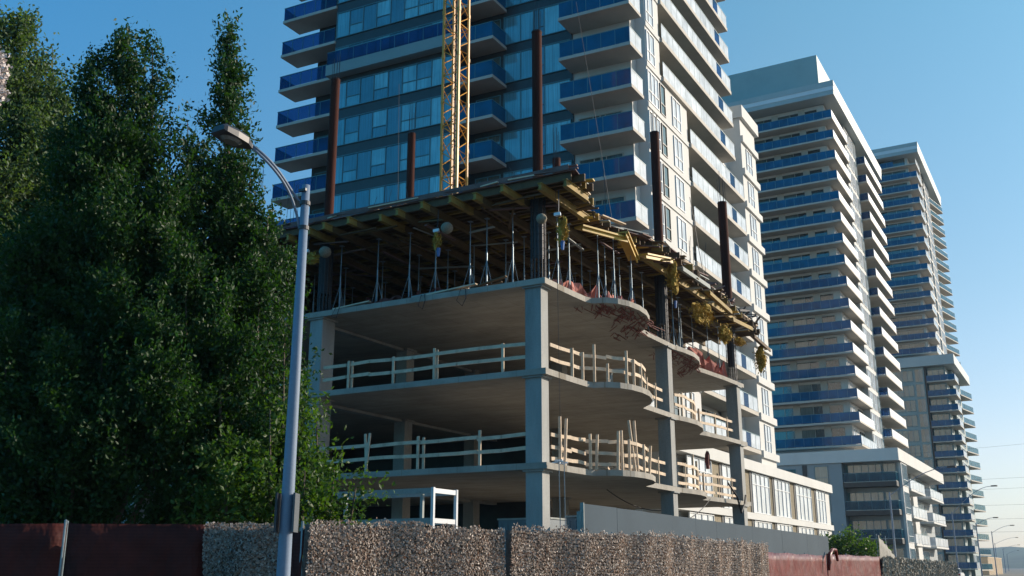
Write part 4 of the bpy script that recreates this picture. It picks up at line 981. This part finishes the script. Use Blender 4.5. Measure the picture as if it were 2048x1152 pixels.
LF=[(-14.9,93.5,7.9,5.0,1.9,'tallest far street lamp, in front of the podium balconies'),
 (-15.2,141,8.4,5.0,3.0,'pale far street lamp second along the avenue, before the dark mid-rise'),
 (-15.4,173,8.2,2.6,.7,'third street lamp along the avenue with a flat arm'),
 (-16.6,215,8.2,3.4,1.0,'fourth street lamp along the avenue with a curved arm'),
 (-24.2,319,8.2,5.5,1.4,'street lamp with a dark pole right of the tan shed'),
 (-26,372,7.6,4.5,1.0,'second farthest street lamp before the hills'),
 (-35,520,7.6,4.5,1.4,'farthest street lamp before the hills')]
for a in LF:lamp_far(*a)
# overhead wires
W=[(-60,118,10.5,30,150,14),(-60,119,9.6,30,150,12.6),(-60,118,8.4,30,152,10.2),(-60,119,6.9,30,150,8.4),(-60,118,12.4,34,150,19.5),(-60,120,5.8,36,150,6.6)]
for i,(x0,y0,z0,x1,y1,z1) in enumerate(W):
    tag(MB().tube([Vector((x0,y0,z0)).lerp(Vector((x1,y1,z1)),k/20)+Vector((0,0,-2.2*4*(k/20)*(1-k/20)*.25)) for k in range(21)],.010,5).build('overhead_wire',m_wire,loc=(x0,y0,z0)),
      'thin overhead wire crossing the street, '+['third from the top','fourth from the top','fifth from the top','second from the bottom','topmost of the six','lowest of the six'][i],'wire','overhead wires across the street')
# ------------------------------------------------------------ shed, car
t=thing('warehouse','tan clad shed with rounded end beyond the last tower','warehouse',(-26,270,0))
MB().prism([(-36,253),(-21,253),(-21,291),(-21.3,293.5),(-22,295),(-23.5,296),(-36,296)],0,3.75).build('wall',m_shed,t)
MB().box(-36.1,-20.9,252.9,291,3.75,3.9).build('roof',m_shed,t)
rb=MB()
for i in range(24):rb.box(-20.999,-20.95,253.5+i*1.55,253.7+i*1.55,0,3.7)
rb.build('wall_rib',m_shed,t)
def car(x,y,label,s=1):
    t=thing('parked_car',label,'car',(x,y,0))
    def ex(poly,w,nm,m,par,x0=0):
        mb=MB();n=len(poly)
        for sx in(-w/2,w/2):mb.v+=[(x+x0+sx,y+p[0],p[1]) for p in poly]
        mb.f.append(tuple(range(n-1,-1,-1)));mb.f.append(tuple(range(n,2*n)))
        for i in range(n):j=(i+1)%n;mb.f.append((i,j,n+j,n+i))
        return mb.build(nm,m,par)
    b=ex([(-2.1,.35),(-2.15,.7),(-2.05,.98),(-1.0,1.02),(.9,1.0),(2.0,.82),(2.15,.6),(2.1,.32)],1.75,'body',m_car,t)
    ex([(-1.75,1.0),(-1.3,1.4),(-.2,1.5),(.4,1.44),(1.15,1.0)],1.45,'cabin',m_glass,t)
    ex([(-1.3,1.4),(-1.2,1.46),(-.2,1.53),(.35,1.47),(.4,1.43)],1.3,'roof',m_car,t)
    for dx in(-.8,.8):
        for dy in(-1.35,1.35):
            MB().tube([(x+dx-.1,y+dy,.32),(x+dx+.1,y+dy,.32)],.32,14).build('wheel',m_tyre,t)
    for dx in(-.68,.68):MB().box(x+dx-.15,x+dx+.15,y-2.17,y-2.1,.72,.92).build('tail_light',m_lred,t)
car(-15.0,135,'small white car with red tail lights parked beyond the netting fence')
# ------------------------------------------------------------ trees
def spire_leaves(sp,dens,size,rs,up=.55,jitter=.07):
    """sp: list of (base,tip,rmax,k) ; returns arrays of leaf centre, U, V"""
    Cs=[];Us=[];Vs=[]
    for base,tip,rmax,k in sp:
        base=np.array(base,float);tip=np.array(tip,float);ax=tip-base;L=np.linalg.norm(ax);axn=ax/L
        vol=PI*rmax*rmax*L*.55;nc=int(vol*dens/11)+8
        e1=np.cross(axn,[0,1,0]);e1/=np.linalg.norm(e1);e2=np.cross(axn,e1)
        nb=max(10,int(L*(3.2+3.0*rmax)));sb=rs.rand(nb)**.9
        Rb=np.minimum(rmax,k*(1-sb)*L+.13)*np.clip(sb*5,.4,1)*(.62+.55*rs.rand(nb));ab_=rs.rand(nb)*2*PI
        radb=e1*np.cos(ab_)[:,None]+e2*np.sin(ab_)[:,None]
        st=base+ax*np.clip(sb-.35*Rb/L,0,1)[:,None];en=base+ax*sb[:,None]+radb*Rb[:,None]+axn*(Rb*up*1.1+.12)[:,None]
        wt=Rb+.12;ix=rs.choice(nb,nc,p=wt/wt.sum());tt=rs.rand(nc)**.6
        cc=st[ix]+(en[ix]-st[ix])*tt[:,None]+rs.randn(nc,3)*(.09+.10*np.minimum(1,Rb[ix]))[:,None]
        rad=radb[ix]
        m=22
        c=np.repeat(cc,m,0);n=len(c);twd=rad*.6+axn*up*1.2+rs.randn(nc,3)*.25;tw=np.repeat(twd,m,0);tw/=np.linalg.norm(tw,axis=1)[:,None]
        pos=(rs.rand(n)-.45)*.62*np.repeat(.7+.7*rs.rand(nc),m)
        c=c+tw*pos[:,None]+rs.randn(n,3)*jitter
        d=tw*.75+rs.randn(n,3)*.6;d[:,2]-=.05;d/=np.linalg.norm(d,axis=1)[:,None]
        q=rs.randn(n,3);v=np.cross(d,q);v/=np.linalg.norm(v,axis=1)[:,None]
        sz=size*(.65+.6*rs.rand(n))
        Cs.append(c);Us.append(d*sz[:,None]*.5);Vs.append(v*sz[:,None]*.26)
    return np.concatenate(Cs),np.concatenate(Us),np.concatenate(Vs)
def tree(name,label,base,sp,dens,size,m,seed,up=.55,tr=.16,jit=.075,cat='tree'):
    rs=np.random.RandomState(seed);t=thing(name,label,cat,base)
    h0=min(s[0][2] for s in sp)+.3
    tk=MB();h0=max(h0,.8)
    top=max(sp,key=lambda s:s[1][2])
    P=[Vector(base),Vector((base[0],base[1],h0)),Vector(top[0]).lerp(Vector(top[1]),.35),Vector(top[0]).lerp(Vector(top[1]),.75),Vector(top[1])]
    tk.tube(P,[tr,tr*.85,tr*.5,tr*.22,.012],9)
    tr_=tk.build('trunk',m_bark,t,smooth=True)
    for s in sp:
        if s is top:continue
        b=Vector((base[0],base[1],max(.6,s[0][2]*.6)));a=Vector(s[0]);e=Vector(s[1])
        MB().tube([b,a.lerp(b,.3)+Vector((0,0,.3)),a.lerp(e,.3),a.lerp(e,.65),e],[tr*.5,tr*.42,tr*.3,tr*.16,.01],7).build('limb',m_bark,t,smooth=True)
    c,U,V=spire_leaves(sp,dens,size,rs,up,jit)
    k=c[:,2]>.15
    leafmesh(c[k],U[k],V[k],'crown',m,t)
    return t
def sp_(x0,y0,D0,x1,y1,D1,r,k):
    return (atd(x0,y0,D0),atd(x1,y1,D1),r,k)
DT=25.
tree('hornbeam_tree','dense dark tree with several upright spires, left of the near lamp',(-20.3,15.2,0),
 [sp_(230,1060,25,240,74,25,1.7,.24),sp_(300,1000,24.6,305,98,25.4,1.0,.20),sp_(170,1000,25,187,130,25,1.4,.24),sp_(120,1080,25,140,290,24.8,1.5,.3),
  sp_(60,1080,24.5,50,480,24.5,1.6,.4),sp_(330,1060,24,335,360,24,1.0,.28),sp_(190,1060,23.4,210,560,23.2,1.4,.4),sp_(310,1080,22.6,310,640,22.4,1.2,.4),sp_(30,1100,23.6,5,640,23.4,1.5,.5),sp_(110,1100,23,110,700,22.8,1.3,.5),sp_(140,1110,22.8,150,820,22.6,1.3,.7),sp_(250,1110,22.6,255,760,22.4,1.2,.6)],430,.115,m_leaf,1,up=.7)
tree('hornbeam_tree','dense green tree with one tall narrow spire just behind the lamp head',(-17.6,17.8,0),
 [sp_(445,1060,25.5,460,50,25.8,1.0,.11),sp_(440,700,25.4,456,80,25.7,.62,.13),sp_(450,620,25.7,464,110,25.8,.5,.15),sp_(400,1040,25,375,245,25,.9,.16),sp_(430,1060,25.3,440,320,25.3,1.5,.42),sp_(505,1040,24.8,500,335,25,.75,.13),
  sp_(520,1040,24.6,535,440,24.6,.8,.25),sp_(500,1060,24,520,560,24,1.0,.4),sp_(440,1080,23,440,600,23,1.1,.4),sp_(380,1080,23.5,370,520,23.5,1.1,.35),sp_(560,1080,23.2,570,640,23.4,.62,.25)],430,.115,m_leaf,2,up=.7)
tree('young_ash_tree','low bright green foliage spilling around the base of the near lamp',(-14.6,18.6,0),
 [sp_(640,1090,23,632,820,22.8,.42,.3),sp_(600,1080,22.6,590,760,22.4,.55,.5),sp_(655,1090,22.6,668,940,22.4,.55,.6),sp_(690,1100,22.6,712,975,22.3,.35,.6),sp_(540,1100,21.8,540,820,21.6,.8,.6),sp_(450,1100,21.6,455,880,21.4,.9,.7),sp_(600,1100,21.5,610,940,21.3,.5,.8)],380,.13,m_leafy,3,up=.3,jit=.1)
tree('acacia_tree','lighter olive rounded tree with airy crown at the far left edge',(-27,15.5,0),
 [sp_(60,900,31,40,30,31.5,2.0,.30),sp_(100,800,31,105,95,31.5,1.3,.3),sp_(10,800,31,-30,10,31.5,2.0,.3),sp_(110,760,30.5,120,190,31,.9,.4),sp_(90,1000,31,80,420,31,1.8,.6),sp_(-40,1000,31,-60,300,31,2,.5)],260,.14,m_leafo,4,up=.25,tr=.22,jit=.13)
# blossoms reaching in at the frame edge from a nearer tree outside the picture
t=thing('flowering_tree','pale blossom clusters of a nearer tree at the far left edge','flowering tree',(-12.6,4.9,0))
MB().tube([(-12.6,4.9,0),(-12.5,4.95,3.5),(-12.2,5.3,6.0),(-11.7,5.9,7.2)],[.12,.1,.06,.02],8).build('trunk',m_bark,t,smooth=True)
rs=np.random.RandomState(8)
for (px_,py_,r) in ((-8,110,.09),(-2,140,.08),(2,185,.06),(-4,160,.07)):
    c0=np.array(atd(px_,py_,13.0));n=160;c=c0+rs.randn(n,3)*r*.6;d=rs.randn(n,3);d/=np.linalg.norm(d,axis=1)[:,None];v=np.cross(d,rs.randn(n,3));v/=np.linalg.norm(v,axis=1)[:,None]
    leafmesh(c,d*.03,v*.02,'blossom',m_blossom,t)
tree('olive_shrub','rounded yellow green shrub above the red tarpaulin by the hoarding end',(-17.5,88,0),
 [sp_(1700,1120,86,1700,1066,86,1.9,1.4),sp_(1675,1120,86,1672,1082,86,1.3,1.4),sp_(1728,1120,87,1732,1090,87,1.5,1.4)],60,.28,m_leafy,5,up=.2,tr=.1,jit=.3,cat='shrub')

hz=MB().box(-2600,2600,-400,4300,-1.2,150).build('haze',bpy.data.materials.new('thin air'),loc=(0,0,0));tag(hz,kind='stuff')
hm_=hz.data.materials[0];hm_.use_nodes=True;n_=hm_.node_tree;n_.nodes.clear()
ho=n_.nodes.new('ShaderNodeOutputMaterial');pv=n_.nodes.new('ShaderNodeVolumePrincipled');pv.inputs['Density'].default_value=.00010;pv.inputs['Color'].default_value=(.42,.68,1.0,1);pv.inputs['Anisotropy'].default_value=.2
n_.links.new(pv.outputs[0],ho.inputs['Volume'])
